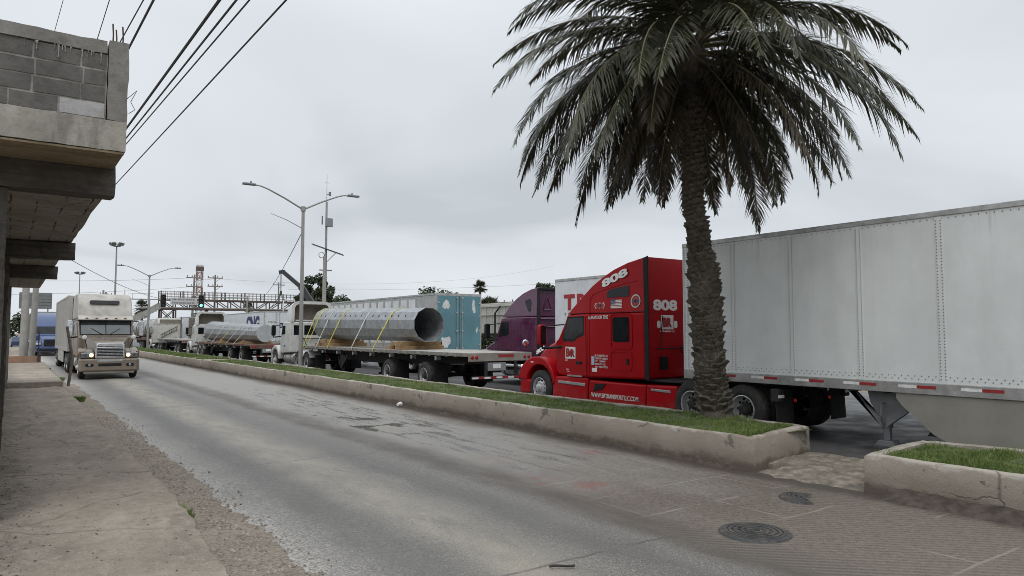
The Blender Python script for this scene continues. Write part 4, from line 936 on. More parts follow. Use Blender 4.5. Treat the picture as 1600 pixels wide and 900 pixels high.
def pole_load(label, y0, r0, z0, y1, r1, z1, x=13.7, n=12, holes=True, cap=False, name='steel_pole_section'):
    """hollow many-sided tapered steel tube lying along the trailer; y0 is the near end"""
    t = thing(name, label, 'steel pole', (x, y0, 0))
    def ring(y, r_, z, ): return [(r_ * math.cos(2 * math.pi * (k + .5) / n), y, z + r_ * math.sin(2 * math.pi * (k + .5) / n)) for k in range(n)]
    L = y1 - y0; mb = MB(); th = .018
    A, B, A2, B2 = ring(0, r0, z0), ring(L, r1, z1), ring(0, r0 - th, z0), ring(L, r1 - th, z1)
    vs = A + B + A2 + B2; fs = []
    for k in range(n):
        l = (k + 1) % n
        fs += [(k, l, n + l, n + k), (2 * n + k, 3 * n + k, 3 * n + l, 2 * n + l), (k, 2 * n + k, 2 * n + l, l), (n + k, n + l, 3 * n + l, 3 * n + k)]
    mb.add(vs, fs); mb.build('shell', gal, t, sharp=12)
    if cap:
        mb = MB(); mb.lathe([(0, -.04), (r0 * 1.02, -.04), (r0 * 1.02, .0), (r0 * .99, .0)], c=(0, 0, z0), ax='y', n=28); mb.build('end_plate', mat('end_plate_steel', (.42, .44, .45), .55, .3, var=.12, dirt=.3, dcol=(.3, .31, .31)), t)
    if holes:
        mb = MB(); k = .9
        a = 2 * math.pi * (n * .42 + .0) / n
        while k < L - .6:
            r_ = r0 + (r1 - r0) * k / L; z = z0 + (z1 - z0) * k / L; rr = r_ * math.cos(math.pi / n) + .001
            a = math.pi - math.radians(30 if n == 12 else 50)
            d = V((math.cos(a), 0, math.sin(a))); mb.cyl(V((0, k, z)) + d * (rr - .02), V((0, k, z)) + d * (rr + .002), .055, n=8); k += .62
        mb.build('bolt_holes', mat('hole_dark', (.012, .012, .012), .9), t)
    return t
strap_m = mat('yellow_strap', (.55, .46, .05), .7, var=.2, scale=9, dirt=.3, dcol=(.4, .38, .3))
strap_w = mat('pale_strap', (.52, .52, .44), .7, var=.2, scale=9, dirt=.3)
def strap(label, y, r_, z, m, x=13.7, n=12, hw=1.30, zt=1.42, slant=.0, w_=.09, group=None):
    """webbing over the pole from rail to rail"""
    ang = [math.pi * 2 * (k + .5) / n for k in range(n)]
    pts = [V((r_ * math.cos(a) * 1.01, 0, z + r_ * math.sin(a) * 1.01)) for a in ang if math.sin(a) > -.2]
    pts = [V((hw + .03, 0, zt - .12)), V((hw + .03, 0, zt + .02))] + pts + [V((-hw - .03, 0, zt + .02)), V((-hw - .03, 0, zt - .12))]
    mb = MB(); vs = []
    for i, p in enumerate(pts):
        k = i / (len(pts) - 1); yy = slant * (k - .5) * 2
        q = (pts[min(i + 1, len(pts) - 1)] - pts[max(i - 1, 0)]).normalized(); nn = V((q.z, 0, -q.x)) * .006
        if nn.x * p.x < 0 and abs(p.x) > .3: nn = -nn
        if abs(p.x) <= .3 and nn.z < 0: nn = -nn
        for s_ in (0, 1):
            vs += [(p.x + nn.x * s_, yy - w_ / 2, p.z + nn.z * s_), (p.x + nn.x * s_, yy + w_ / 2, p.z + nn.z * s_)]
    fs = []
    for i in range(len(pts) - 1):
        a, b = 4 * i, 4 * i + 4; fs += [(a, a + 1, b + 1, b), (a + 2, b + 2, b + 3, a + 3), (a, b, b + 2, a + 2), (a + 1, a + 3, b + 3, b + 1)]
    mb.add(vs, fs); o = mb.build('ratchet_strap', m, sharp=30, loc=(x, y, 0)); return tag(o, label, 'strap', group)
wood = mat('dunnage_wood', (.30, .19, .095), .8, var=.3, scale=3, dirt=.4, dcol=(.17, .11, .065), bump=.4, bscale=20)
def dunnage(label, x, y, pieces, zt=1.402):
    t = thing('timber_dunnage', label, 'timber blocks', (x, y, zt))
    for (x0, x1, y0, y1, z0, z1) in pieces: MB().box(x0, x1, y0, y1, z0, z1).build('timber_block', wood, t, bevel=.008)
    # wedge chocks
    for s_ in (-1, 1):
        mb = MB(); mb.prism([(s_ * .95, pieces[0][5]), (s_ * .6, pieces[0][5]), (s_ * .90, pieces[0][5] + .16)], pieces[0][2] + .1, pieces[0][2] + .3, 'y'); mb.build('chock', wood, t)
rail_a = mat('flatbed_rail', (.26, .245, .225), .55, .25, var=.25, scale=3, dirt=.5, dcol=(.15, .13, .11), dscale=5)
rail_b = mat('rust_red_rail', (.14, .075, .055), .7, .1, var=.3, scale=3, dirt=.5, dcol=(.20, .16, .13), dscale=4)
flatbed('near flatbed trailer with pale plank deck carrying the open ended steel pole', (13.7, 36.4, 0), 16.34, rail_a, deck_al, zt=1.40, rear_m=mat('rear_beam_pale', (.30, .28, .25), .55, .2, dirt=.5))
pole_load('open ended galvanised twelve sided steel pole lying on the near flatbed', 25.1, .70, 2.40, 36.2, .82, 2.55)
GS = 'yellow straps over the near steel pole'
ords = ['first', 'second', 'third', 'fourth', 'fifth', 'sixth']
for k, (y, m, sl_) in enumerate(((27.2, strap_m, .35), (29.6, strap_w, .2), (32.4, strap_m, .3), (33.9, strap_w, .3), (35.3, strap_m, .2), (35.9, strap_m, .15))):
    f_ = (y - 25.1) / 11.1
    strap('%s %s strap over the near steel pole counting from its open end' % (ords[k], 'yellow' if m is strap_m else 'pale yellow'), y, .70 + .12 * f_, 2.40 + .15 * f_, m, slant=sl_, group=GS)
dunnage('stacked wooden dunnage beams under the open end of the near steel pole', 13.7, 26.2, [(-1.0, 1.0, -.55, -.1, 0, .15), (-1.05, 1.05, .2, .6, 0, .15), (-.95, .95, -.3, .35, .151, .318)])
dunnage('wooden dunnage beams under the far end of the near steel pole', 13.7, 34.4, [(-1.05, 1.05, -.9, -.2, 0, .16), (-1.0, 1.0, .3, .9, 0, .16), (-.9, .9, -.4, .4, .161, .351)])
flatbed('far flatbed trailer with rust red rear carrying the capped steel pole', (13.7, 62.2, 0), 16.2, rail_b, mat('brown_deck', (.17, .115, .08), .8, var=.3), ax=(2.3, 5.2), zt=1.33)
pole_load('capped galvanised steel pole lying on the far flatbed', 47.3, .56, 2.02, 61.6, .80, 2.2, cap=True)
for k, y in enumerate((49.6, 51.6, 53.6, 55.8, 58.0, 60.3)):
    f_ = (y - 47.3) / 14.3
    strap('%s strap over the capped far steel pole counting from its capped end' % ords[k], y, .56 + .24 * f_, 2.02 + .18 * f_, strap_m if k in (2,) else strap_w, slant=.45, zt=1.3, group='straps over the far steel pole')
    if k in (0, 3):
        dunnage('timber dunnage beneath the %s of the capped far steel pole' % ('capped end' if k == 0 else 'middle'), 13.7, y, [(-1.0, 1.0, -.6, -.1, 0., .11), (-1.0, 1.0, .1, .6, 0., .11)] + ([(-.9, .9, -.4, .4, .111, .14)] if k == 0 else []), 1.332)

# ------------------------------------------------------------------ other tractors
def tractor(label, loc, rz, P, cabP=None, *, bumper=0, front_y=-.85, cab=None, roof=None, hood=None, win=None, door=None, HWc=1.2, roofW=None, sleeper_win=None, rear_y=-8.0, drives=(-6.2, -7.5), fairings=False, tank=True, mirror=None, fender_r=.60, roof_taper=.055, rear=None, roofP=None, extender=True, name='semi_truck', taper_y=-2.6, taper=.06, hoodW=(.7, .28)):
    t = thing(name, label, 'semi truck', loc, rz)
    W = lambda y, z: (HWc - taper * max(0, (y - taper_y))) * (1 - roof_taper * max(0, z - 2.6) / 1.3)
    roofP = roofP or P
    MB().hull(cab, W).build('cab', cabP or P, t, bevel=.06, seg=3)
    if roof: MB().hull(roof, W).build('roof_fairing', roofP, t, bevel=.1, seg=4)
    HW = lambda y, z: hoodW[0] + hoodW[1] * max(0, min(1, -y / 1.6)) - .14 * max(0, z - 1.0)
    MB().hull(hood, HW).build('hood', P, t, bevel=.08, seg=3)
    cy, cz = front_y, .54
    for s_ in (-1, 1):
        A = list(range(8, 181, 12)); out = []
        for a in A:
            k = fender_r + .17 + .06 * math.sin(R(a)); out.append((cy + k * math.cos(R(a)), max(.42, cz + k * math.sin(R(a)))))
        inn = [(cy + fender_r * math.cos(R(a)), cz + fender_r * math.sin(R(a))) for a in A]
        MB().arch(out, inn, s_ * .6, s_ * 1.22).build('fender', P, t, bevel=.06, seg=3)
        wheel(t, s_ * 1.2, cy, s_, 'front')
        side_panel(t, 'door', door, cabP or P, W, s_, .012, .03, bevel=.008)
        side_panel(t, 'door_window', win, glass, W, s_, .018)
        if sleeper_win: side_panel(t, 'sleeper_window', sleeper_win, glass, W, s_, .012)
        side_panel(t, 'door_handle', rrect(door[0][0] - .9, door[0][0] - .7, 1.32, 1.38, .02), black, W, s_, .03)
        if mirror: mirror_arm(t, 1.42, mirror[0], mirror[1], s_, black if not mirror[2] else mirror[2], .6, .22, 1.1, mirror[0] - .5)
        if tank:
            mb = MB(); mb.lathe([(0, -.72), (.27, -.72), (.30, -.69), (.30, .69), (.27, .72), (0, .72)], c=(s_ * .88, -3.0, .66), ax='y', n=24); tk = mb.build('fuel_tank', chrome if tank is True else tank, t)
            mb = MB(); mb.lathe([(.303, -.03), (.303, .03)], c=(s_ * .88, -3.45, .66), ax='y', n=24); mb.lathe([(.303, -.03), (.303, .03)], c=(s_ * .88, -2.55, .66), ax='y', n=24); mb.build('tank_band', black, tk)
        if fairings:
            mb = MB(); mb.hull([(-4.9, .32, .92), (-3.0, .30, .92), (-1.65, .30, .92), (-1.5, .36, .9)], lambda y, z: 1.18 + .03 * (z < .5)); mb.v = [(s_ * abs(x) if x * s_ > 0 else s_ * .62, y, z) for x, y, z in mb.v]
            mb.build('chassis_fairing', P, t, bevel=.05, seg=2)
        if extender and roof:
            y = cab[0][0]; mb = MB(); mb.prism([(y + .01, 1.0), (y + .01, roof[0][2] - .05), (y - .22, roof[0][2]), (y - .22, 1.0)], s_ * (HWc * .96), s_ * (HWc * .96 + .03), 'x'); mb.build('cab_extender', black, t)
    MB().cyl((-1, cy, .5), (1, cy, .5), .06).build('axle', chassis, t)
    MB().box(-.55, .55, -1.6, -.2, .45, .9).build('engine_underside', chassis, t)
    MB().hull([(-.3, .34, .82), (.0, .32, .84), (.1, .36, .78)], lambda y, z: 1.2 - .9 * max(0, y)).build('bumper', P, t, bevel=.05)
    yb, yt = cab[-2], cab[-3]
    if True:
        a, b = V((0, yt[0], yt[2])), V((0, yb[0], yb[2])); d = (b - a); nd = V((0, -d.z, d.y)).normalized(); nd = nd if nd.y > 0 else -nd
        a2, b2 = a + d * .07 + nd * .012, a + d * .93 + nd * .012; wa, wb = W(a2.y, a2.z) - .09, W(b2.y, b2.z) - .09
        panel([(-wa, a2.y, a2.z), (wa, a2.y, a2.z), (wb, b2.y, b2.z), (-wb, b2.y, b2.z)], nd).build('windscreen', glass, t)
    chassis_frame(t, -1.6, rear_y + .3); fifth_wheel(t, sum(drives) / 2)
    for y in drives: axle(t, y)
    for s_ in (-1, 1):
        mudflap(t, s_ * .95, rear_y + .05)
        mb = MB(); mb.lathe([(0, -.03), (.05, -.02), (.06, 0), (0, 0)], c=(s_ * .45, rear_y + .28, .82), ax='y', n=14); mb.build('tail_lamp', redlens, t)
    return t, W

# purple sleeper tractor and its white lettered trailer
PP = paint('purple_paint', (.085, .019, .058), dirt=.1, dcol=(.13, .09, .10), rough=.18, mud=None)
t, W = tractor('purple sleeper semi truck standing behind the near flatbed and red hood', (17.5, 26.2, 0), 0, PP,
    cab=[(-4.75, 1.0, 2.70), (-2.9, .95, 2.70), (-2.42, .92, 2.68), (-1.95, .95, 1.86), (-1.8, 1.0, 1.8)],
    roof=[(-4.75, 2.702, 3.80), (-4.3, 2.702, 3.74), (-3.8, 2.702, 3.60), (-3.4, 2.702, 3.42), (-3.05, 2.702, 3.20), (-2.75, 2.702, 2.96), (-2.48, 2.702, 2.74)],
    hood=[(-1.85, .85, 1.84), (-1.4, .85, 1.74), (-.9, .8, 1.58), (-.4, .75, 1.36), (-.1, .7, 1.1), (.02, .7, .85)],
    door=[(-2.05, 1.05), (-2.03, 1.8), (-2.40, 2.58), (-3.06, 2.6), (-3.1, 1.0)], win=[(-2.20, 1.90), (-2.42, 2.46), (-2.5, 2.5), (-2.92, 2.5), (-2.95, 2.03), (-2.85, 1.98)],
    rear_y=-7.9, drives=(-6.0, -7.3), mirror=(-1.7, 2.15, None), extender=False)
for s_ in (-1, 1):
    side_panel(t, 'roof_window', [(-3.98, 3.30), (-4.22, 3.38), (-4.34, 3.36), (-4.40, 3.22), (-4.36, 2.92), (-4.30, 2.88), (-4.22, 2.92)], glass, W, s_, .012)
    frame_ring(t, 'side_locker', -4.35, -3.72, 1.3, 2.5, PP, W, s_, .06, .03, .014)
    mb = MB(); mb.prism([(-4.74, 1.0), (-4.74, 3.74), (-4.86, 3.76), (-4.92, 1.0)], s_ * 1.125, s_ * 1.16, 'x'); mb.build('cab_extender', black, t)
mb = MB(); mb.box(-1.1, 1.1, -4.90, -4.75, 3.70, 3.79); mb.build('rear_lip', black, t, bevel=.02)
mb = MB(); mb.tube([(-.85 + .0, -4.77, 2.95), (-.5, -4.77, 2.95), (-.48, -4.77, 3.02), (-.64, -4.77, 3.38), (-.71, -4.77, 3.38), (-.87, -4.77, 3.02), (-.85, -4.77, 2.95)], .022, 6); mb.build('rear_emblem', PP, t)
mb = MB(); mb.tube([(-1.0, -4.77, 2.6), (1.0, -4.77, 2.6)], .03, 6); mb.tube([(-1.0, -4.77, 2.3), (1.0, -4.77, 2.3)], .03, 6); mb.build('rear_ribs', PP, t)
tt_m = mat('trailer_white_b', (.62, .64, .66), .4, var=.06, dirt=.25, dcol=(.42, .42, .42), dscale=3, streak=True)
t = box_trailer('white box trailer with large red T lettering behind the purple truck', (17.5, 20.2, 0), 16.15, tt_m, [-1.2 * k for k in range(1, 12)], rivets=False, zt=4.02)
tr = mat('lettering_red', (.33, .012, .02), .5)
for s, y, w_ in (('T', -.51, .60), ('R', -1.22, .56)): text(t, s, (-1.298, y, 2.88), (0, -1, 0), (0, 0, 1), w_, .56, tr, bold=.05)
text(t, 'T R A N S P O R T E S', (-1.298, -.50, 2.69), (0, -1, 0), (0, 0, 1), 2.3, .10, mat('lettering_grey', (.22, .2, .2), .5), bold=.01)
rear_doors(t, 16.15, tt_m); bogie(t, 16.15); landing_gear(t, -2.6)

# trailer with teal doors
teal = mat('teal_paint', (.095, .215, .255), .45, var=.12, scale=1.2, dirt=.25, dcol=(.16, .25, .27), dscale=3, streak=True)
gs_m = mat('grey_side_panel', (.40, .405, .40), .5, .15, var=.12, dirt=.3, dcol=(.26, .25, .235), dscale=2, streak=True)
t = box_trailer('box trailer with peeling teal rear doors parked beyond the open steel pole', (18.3, 46.6, 0), 16.15, gs_m, [-16.15 + 2.15 + .95 * k for k in range(14)], rivets=False, zt=4.02)
rear_doors(t, 16.15, teal, zt=4.02); bogie(t, 16.15); landing_gear(t, -2.6)
mb = MB()
for k in range(14): mb.box(-1.2925, -1.2856, -16.15 + 2.23 + .95 * k, -16.15 + 2.92 + .95 * k, 1.5, 3.78)
mb.build('white_panels', mat('panel_white', (.66, .67, .67), .45, dirt=.2, dcol=(.45, .45, .44)), t)
pl = mat('peeled_white', (.60, .60, .585), .7, var=.15, scale=6)
def blot(cx, cz, rx, rz_, n=36):
    a, b, c = RNG.random() * 6, RNG.random() * 6, RNG.random() * 6; out = []
    for k in range(n):
        q = 2 * math.pi * k / n; r_ = .85 + .16 * math.sin(2 * q + a) + .12 * math.sin(3 * q + b) + .07 * math.sin(7 * q + c); out.append((cx + rx * r_ * math.cos(q), cz + rz_ * r_ * math.sin(q)))
    return out
for cx, cz, rx, rz_ in ((-.76, 3.45, .2, .3), (.83, 3.38, .12, .36), (1.02, 2.2, .06, .16), (-.78, 1.62, .28, .36), (-1.05, 1.45, .1, .25)):
    mb = MB(); mb.prism(blot(cx, cz, rx, rz_), -16.15 - .0485, -16.15 - .046, 'y'); mb.build('peeled_patch', pl, t)

# white day cab pulling the near flatbed
PW = paint('white_paint', (.56, .555, .535), dirt=.4, dcol=(.24, .205, .165), mud=(.4, 1.4, .5), rough=.4, coat=.2)
PT = mat('fairing_inside', (.19, .165, .135), .8, var=.2, dirt=.3)
def day_cab(label, loc):
    t, W = tractor(label, loc, 0, PW,
        cab=[(-3.42, 1.0, 2.66), (-2.4, .95, 2.68), (-2.05, .92, 2.64), (-1.65, .95, 1.9), (-1.5, 1.0, 1.84)], roof=None,
        hood=[(-1.55, .9, 1.84), (-1.0, .85, 1.72), (-.5, .8, 1.5), (-.1, .75, 1.2), (.02, .7, .85)],
        door=[(-1.75, 1.0), (-1.72, 1.85), (-2.05, 2.5), (-2.72, 2.55), (-2.75, 1.0)], win=[(-1.85, 1.95), (-2.08, 2.44), (-2.62, 2.46), (-2.62, 2.0)],
        sleeper_win=None, rear_y=-7.4, drives=(-4.95, -6.25), mirror=(-1.2, 2.2, None), front_y=-.82, tank=mat('tank_alu', (.36, .35, .33), .4, .6, dirt=.5))
    # hollow roof fairing, open at the back
    mb = MB(); o = [(-1.16, 2.67), (-1.13, 3.5), (-1.02, 3.72), (-.8, 3.8), (.8, 3.8), (1.02, 3.72), (1.13, 3.5), (1.16, 2.67)]; i_ = [(-.99, 2.67), (-.97, 3.42), (-.88, 3.58), (-.72, 3.64), (.72, 3.64), (.88, 3.58), (.97, 3.42), (.99, 2.67)]
    n = len(o); ys = (-3.45, -2.7); vs = [(x, ys[0], z) for x, z in o] + [(x, ys[0], z) for x, z in i_] + [(x * .97, ys[1], 2.67 + (z - 2.67) * .86) for x, z in o] + [(x * .9, ys[1] - .1, 2.67 + (z - 2.67) * .8) for x, z in i_] + [(x * .9, -2.0, 2.67 + (z - 2.67) * .12) for x, z in o]
    fs = []
    for k in range(n - 1): fs += [(k, k + 1, n + k + 1, n + k), (k, 2 * n + k, 2 * n + k + 1, k + 1), (n + k, n + k + 1, 3 * n + k + 1, 3 * n + k), (2 * n + k, 4 * n + k, 4 * n + k + 1, 2 * n + k + 1)]
    fs += [tuple(4 * n + k for k in range(n))]; fs += [tuple(3 * n + k for k in range(n))]
    mm = [0] * len(fs)
    for k in range(n - 1): mm[4 * k + 2] = 1
    mm[-1] = 1
    mb.add(vs, fs); mb.m = mm; mb.build('roof_fairing', [PW, PT], t, sharp=40)
    mb = MB(); mb.box(-.9, .9, -3.40, -3.3, 2.70, 2.78); mb.build('fairing_strut', PW, t)
    for x0, x1 in ((-1.0, -.55), (-.42, .42), (.55, 1.0)):
        panel([(x0, -3.425, 1.95), (x1, -3.425, 1.95), (x1, -3.425, 2.48), (x0, -3.425, 2.48)], (0, -1, 0), .01).build('rear_window', glass, t, bevel=.004)
    mb = MB(); mb.tube([(-.5, -3.5, 1.8), (-.3, -3.55, 1.35), (.3, -3.6, 1.3), (.5, -3.5, 1.75)], .02, 6); mb.tube([(-.6, -3.5, 1.75), (.6, -3.5, 1.75)], .025, 6); mb.build('air_hoses', black, t)
    for s_ in (-1, 1):
        mb = MB(); A = list(range(30, 151, 12)); cy = -6.25
        for cy in (-4.95, -6.25):
            mb.arch([(cy + .62 * math.cos(R(a)), .51 + .62 * math.sin(R(a))) for a in A], [(cy + .6 * math.cos(R(a)), .51 + .6 * math.sin(R(a))) for a in A], s_ * .66, s_ * 1.26)
        mb.build('quarter_fender', PW, t)
    return t
day_cab('white day cab semi truck pulling the near flatbed seen behind the lamp post', (13.7, 42.0, 0))
day_cab('white day cab semi truck pulling the far flatbed beyond the capped pole', (13.7, 66.0, 0))

# third truck in the queue: cream sleeper seen from behind with ladder rack
PC = paint('cream_paint', (.50, .485, .44), dirt=.4, mud=(.4, 1.4, .4), rough=.4, coat=.2)
t, W = tractor('cream sleeper semi truck with ladder on its back wall far in the queue', (13.7, 86.5, 0), 0, PC,
    cab=[(-5.6, 1.0, 2.9), (-2.6, .95, 2.9), (-2.2, .92, 2.85), (-1.7, .95, 1.9), (-1.55, 1.0, 1.84)],
    roof=[(-5.6, 2.902, 3.05), (-5.2, 2.902, 3.55), (-4.0, 2.902, 3.5), (-3.0, 2.902, 3.2), (-2.3, 2.902, 2.92)],
    hood=[(-1.6, .9, 1.84), (-1.0, .85, 1.74), (-.1, .75, 1.5), (.02, .7, .85)],
    door=[(-1.8, 1.0), (-1.75, 1.85), (-2.2, 2.6), (-2.8, 2.6), (-2.8, 1.0)], win=[(-1.9, 1.95), (-2.2, 2.5), (-2.7, 2.5), (-2.7, 2.0)], rear_y=-9.2, drives=(-6.9, -8.2), mirror=(-1.3, 2.3, None), extender=False)
mb = MB(); mb.box(-1.0, 1.0, -5.63, -5.60, 3.02, 3.42); mb.build('fairing_opening', PT, t)
mb = MB(); mb.beam((-.9, -5.68, 1.5), (.7, -5.68, 2.35), .03, .05); mb.beam((-.9, -5.68, 1.85), (.7, -5.68, 2.7), .03, .05)
for k in range(7): mb.beam((-.75 + .22 * k, -5.68, 1.58 + .117 * k), (-.75 + .22 * k, -5.68, 1.93 + .117 * k), .03, .03)
mb.build('ladder', chassis, t)
mb = MB(); mb.cyl((1.0, -5.8, 1.0), (1.0, -5.8, 3.7), .07, n=10); mb.build('exhaust_stack', mat('dull_steel', (.2, .19, .17), .5, .6), t)
flatbed('empty flatbed trailer behind the cream sleeper truck', (13.7, 80.3, 0), 12.7, rail_a, deck_al, ax=(1.6, 2.9), plate=False)

# tank trailer far ahead
t = thing('tank_trailer', 'silver tank trailer on an orange brown bed at the head of the queue', 'trailer', (13.7, 101, 0))
mb = MB(); mb.lathe([(0, -12.1), (.5, -12.08), (.95, -11.9), (1.02, -11.7), (1.02, -.4), (.95, -.2), (0, 0)], c=(0, 0, 2.55), ax='y', n=28); mb.build('tank', mat('tank_silver', (.42, .42, .42), .35, .5, dirt=.4), t)
mb = MB()
for y in (-11, -8, -4, -1): mb.lathe([(1.03, -.06), (1.05, -.06), (1.05, .06), (1.03, .06)], c=(0, y, 2.55), ax='y', n=28)
mb.build('tank_hoops', chassis, t)
MB().box(-1.25, 1.25, -12.2, 0, 1.22, 1.45).build('bed', rail_b, t, bevel=.02)
for y in (-10.6, -9.3): axle(t, y)
MB().box(-.5, .5, -12, -.5, .8, 1.2).build('frame', chassis, t)
for s_ in (-1, 1): mb = MB(); mb.lathe([(0, -.02), (.06, 0), (0, .01)], c=(s_ * 1.0, -12.21, 1.33), ax='y', n=12); mb.build('tail_lamp', redlens, t)

# lettered white trailers in the outer lane, boxes further on
cb = mat('lettering_navy', (.012, .022, .11), .5)
t = box_trailer('white box trailer with navy blue CNG lettering beyond the capped pole', (21.1, 85.2, 0), 16.3, tt_m, [-2.4 * k for k in range(1, 7)], rivets=False)
rear_doors(t, 16.3, tt_m); bogie(t, 16.3)
text(t, 'CNG', (-1.305, -10.2, 2.15), (0, -1, 0), (0, 0, 1), 4.6, 1.55, cb, bold=.05); text(t, 'CNG', (.12, -16.36, 2.5), (1, 0, 0), (0, 0, 1), .95, .5, cb, bold=.06)
mb = MB()
for k in range(6): mb.box(-.9 + .13 * k, -.81 + .13 * k, -16.352, -16.346, 3.02, 3.14)
mb.build('unit_marking', mat('lettering_grey', (.22, .2, .2), .5), t)
br_m = mat('brown_doors', (.15, .125, .10), .7, var=.2, dirt=.4)
t = box_trailer('white sided box trailer with brown rear doors between cream truck and far flatbed', (17.9, 103.2, 0), 16.2, tt_m, [-2.4 * k for k in range(1, 7)], rivets=False, zt=3.85)
rear_doors(t, 16.2, br_m, zt=3.85); bogie(t, 16.2)

# ------------------------------------------------------------------ tan oncoming truck
PTn = paint('tan_metallic', (.15, .118, .088), dirt=.35, dcol=(.25, .21, .165), mud=(.3, 1.1, .4), rough=.3)
PG = mat('grey_fairing', (.40, .375, .34), .5, var=.12, scale=2, dirt=.55, dcol=(.17, .145, .12), dscale=1.6, streak=True)
t = thing('semi_truck', 'tan conventional semi truck with lit headlamps driving towards the camera', 'semi truck', (3.78, 36.9, 0), math.pi)
W = lambda y, z: (1.17 - .05 * max(0, (y + 2.6))) * (1 - .03 * max(0, z - 2.75) / 1.3)
MB().hull([(-5.3, 1.0, 2.72), (-2.6, .95, 2.72), (-2.25, .92, 2.70), (-1.85, .95, 1.94), (-1.7, 1.0, 1.88)], W).build('cab', PTn, t, bevel=.06, seg=3)
MB().hull([(-5.3, 2.722, 3.96), (-3.6, 2.722, 3.98), (-3.05, 2.722, 3.88), (-2.72, 2.722, 3.66), (-2.45, 2.722, 3.2), (-2.22, 2.722, 2.82)], lambda y, z: W(y, z) * 1.0).build('roof_fairing', PG, t, bevel=.16, seg=4)
mb = MB(); mb.prism([(-2.3, 2.70), (-1.93, 2.66), (-1.90, 2.70), (-2.05, 2.84), (-2.3, 2.90)], -1.14, 1.14, 'x'); vz = mb.build('sun_visor', PG, t, bevel=.03)
for x in (-.8, -.4, 0, .4, .8): MB().box(x - .05, x + .05, -1.96, -1.90, 2.755, 2.785).build('marker_lamp', mat('amber_lens', (.35, .13, .02), .25), vz)
MB().prism(rrect(-.60, .66, 3.46, 3.63, .075), -2.68, -2.50, 'y').build('roof_slot', mat('slot_glass', (.05, .05, .052), .2), t, bevel=.01)
for s_ in (-1, 1):
    x0, x1 = (.02, 1.02) if s_ > 0 else (-1.02, -.02)
    a, b = V((0, -2.22, 2.665)), V((0, -1.87, 2.0)); nd = V((0, .885, .465))
    panel([(x0, a.y, a.z), (x1, a.y, a.z), (x1 * (1.0), b.y, b.z), (x0, b.y, b.z)], nd).build('windscreen', mat('screen_glass', (.05, .062, .062), .05, var=.35, scale=1.5, spec=1.0), t, loc=(0, .016, .012))
panel([(-1.08, -2.235, 2.70), (1.08, -2.235, 2.70), (1.08, -1.852, 1.965), (-1.08, -1.852, 1.965)], (0, .885, .465)).build('screen_surround', black, t, loc=(0, .008, .006))
for s_ in (-1, 1):
    mb = MB(); mb.tube([(s_ * .15, -1.82, 1.99), (s_ * .6, -1.98, 2.28)], .012, 5); mb.build('wiper', black, t)
HW = lambda y, z: .56 + .44 * max(0, min(1, -y / 1.8)) - .05 * max(0, z - 1.2)
MB().hull([(-1.85, .8, 1.92), (-1.3, .8, 1.86), (-.7, .8, 1.76), (-.2, .8, 1.66), (.02, .8, 1.55), (.1, .8, 1.40), (.13, .8, .9)], HW).build('hood', PTn, t, bevel=.08, seg=4)
mb = MB(); mb.prism([(-.60, .93), (.60, .93), (.57, 1.52), (.45, 1.62), (-.45, 1.62), (-.57, 1.52)], .06, .155, 'y'); gr = mb.build('grille_surround', chrome, t, bevel=.03, seg=3)
MB().prism([(-.53, .98), (.53, .98), (.505, 1.47), (-.505, 1.47)], .1, .158, 'y').build('grille_mesh', black, gr)
mb = MB()
for k in range(7): mb.prism([(.158, .99 + k * .068), (.185, 1.005 + k * .068), (.158, 1.032 + k * .068)], -.52, .52, 'x')
mb.build('grille_slats', chrome, gr)
MB().prism(rrect(-.16, .16, 1.545, 1.59, .02), .156, .166, 'y').build('badge', chrome, gr)
lampm = mat('lamp_glass', (.34, .35, .36), .12, .6)
lit = NT('headlamp_lit'); lit.b.inputs['Emission Color'].default_value = (1, .72, .32, 1); lit.b.inputs['Emission Strength'].default_value = 2.2; lit.fin((.8, .7, .5), .2)
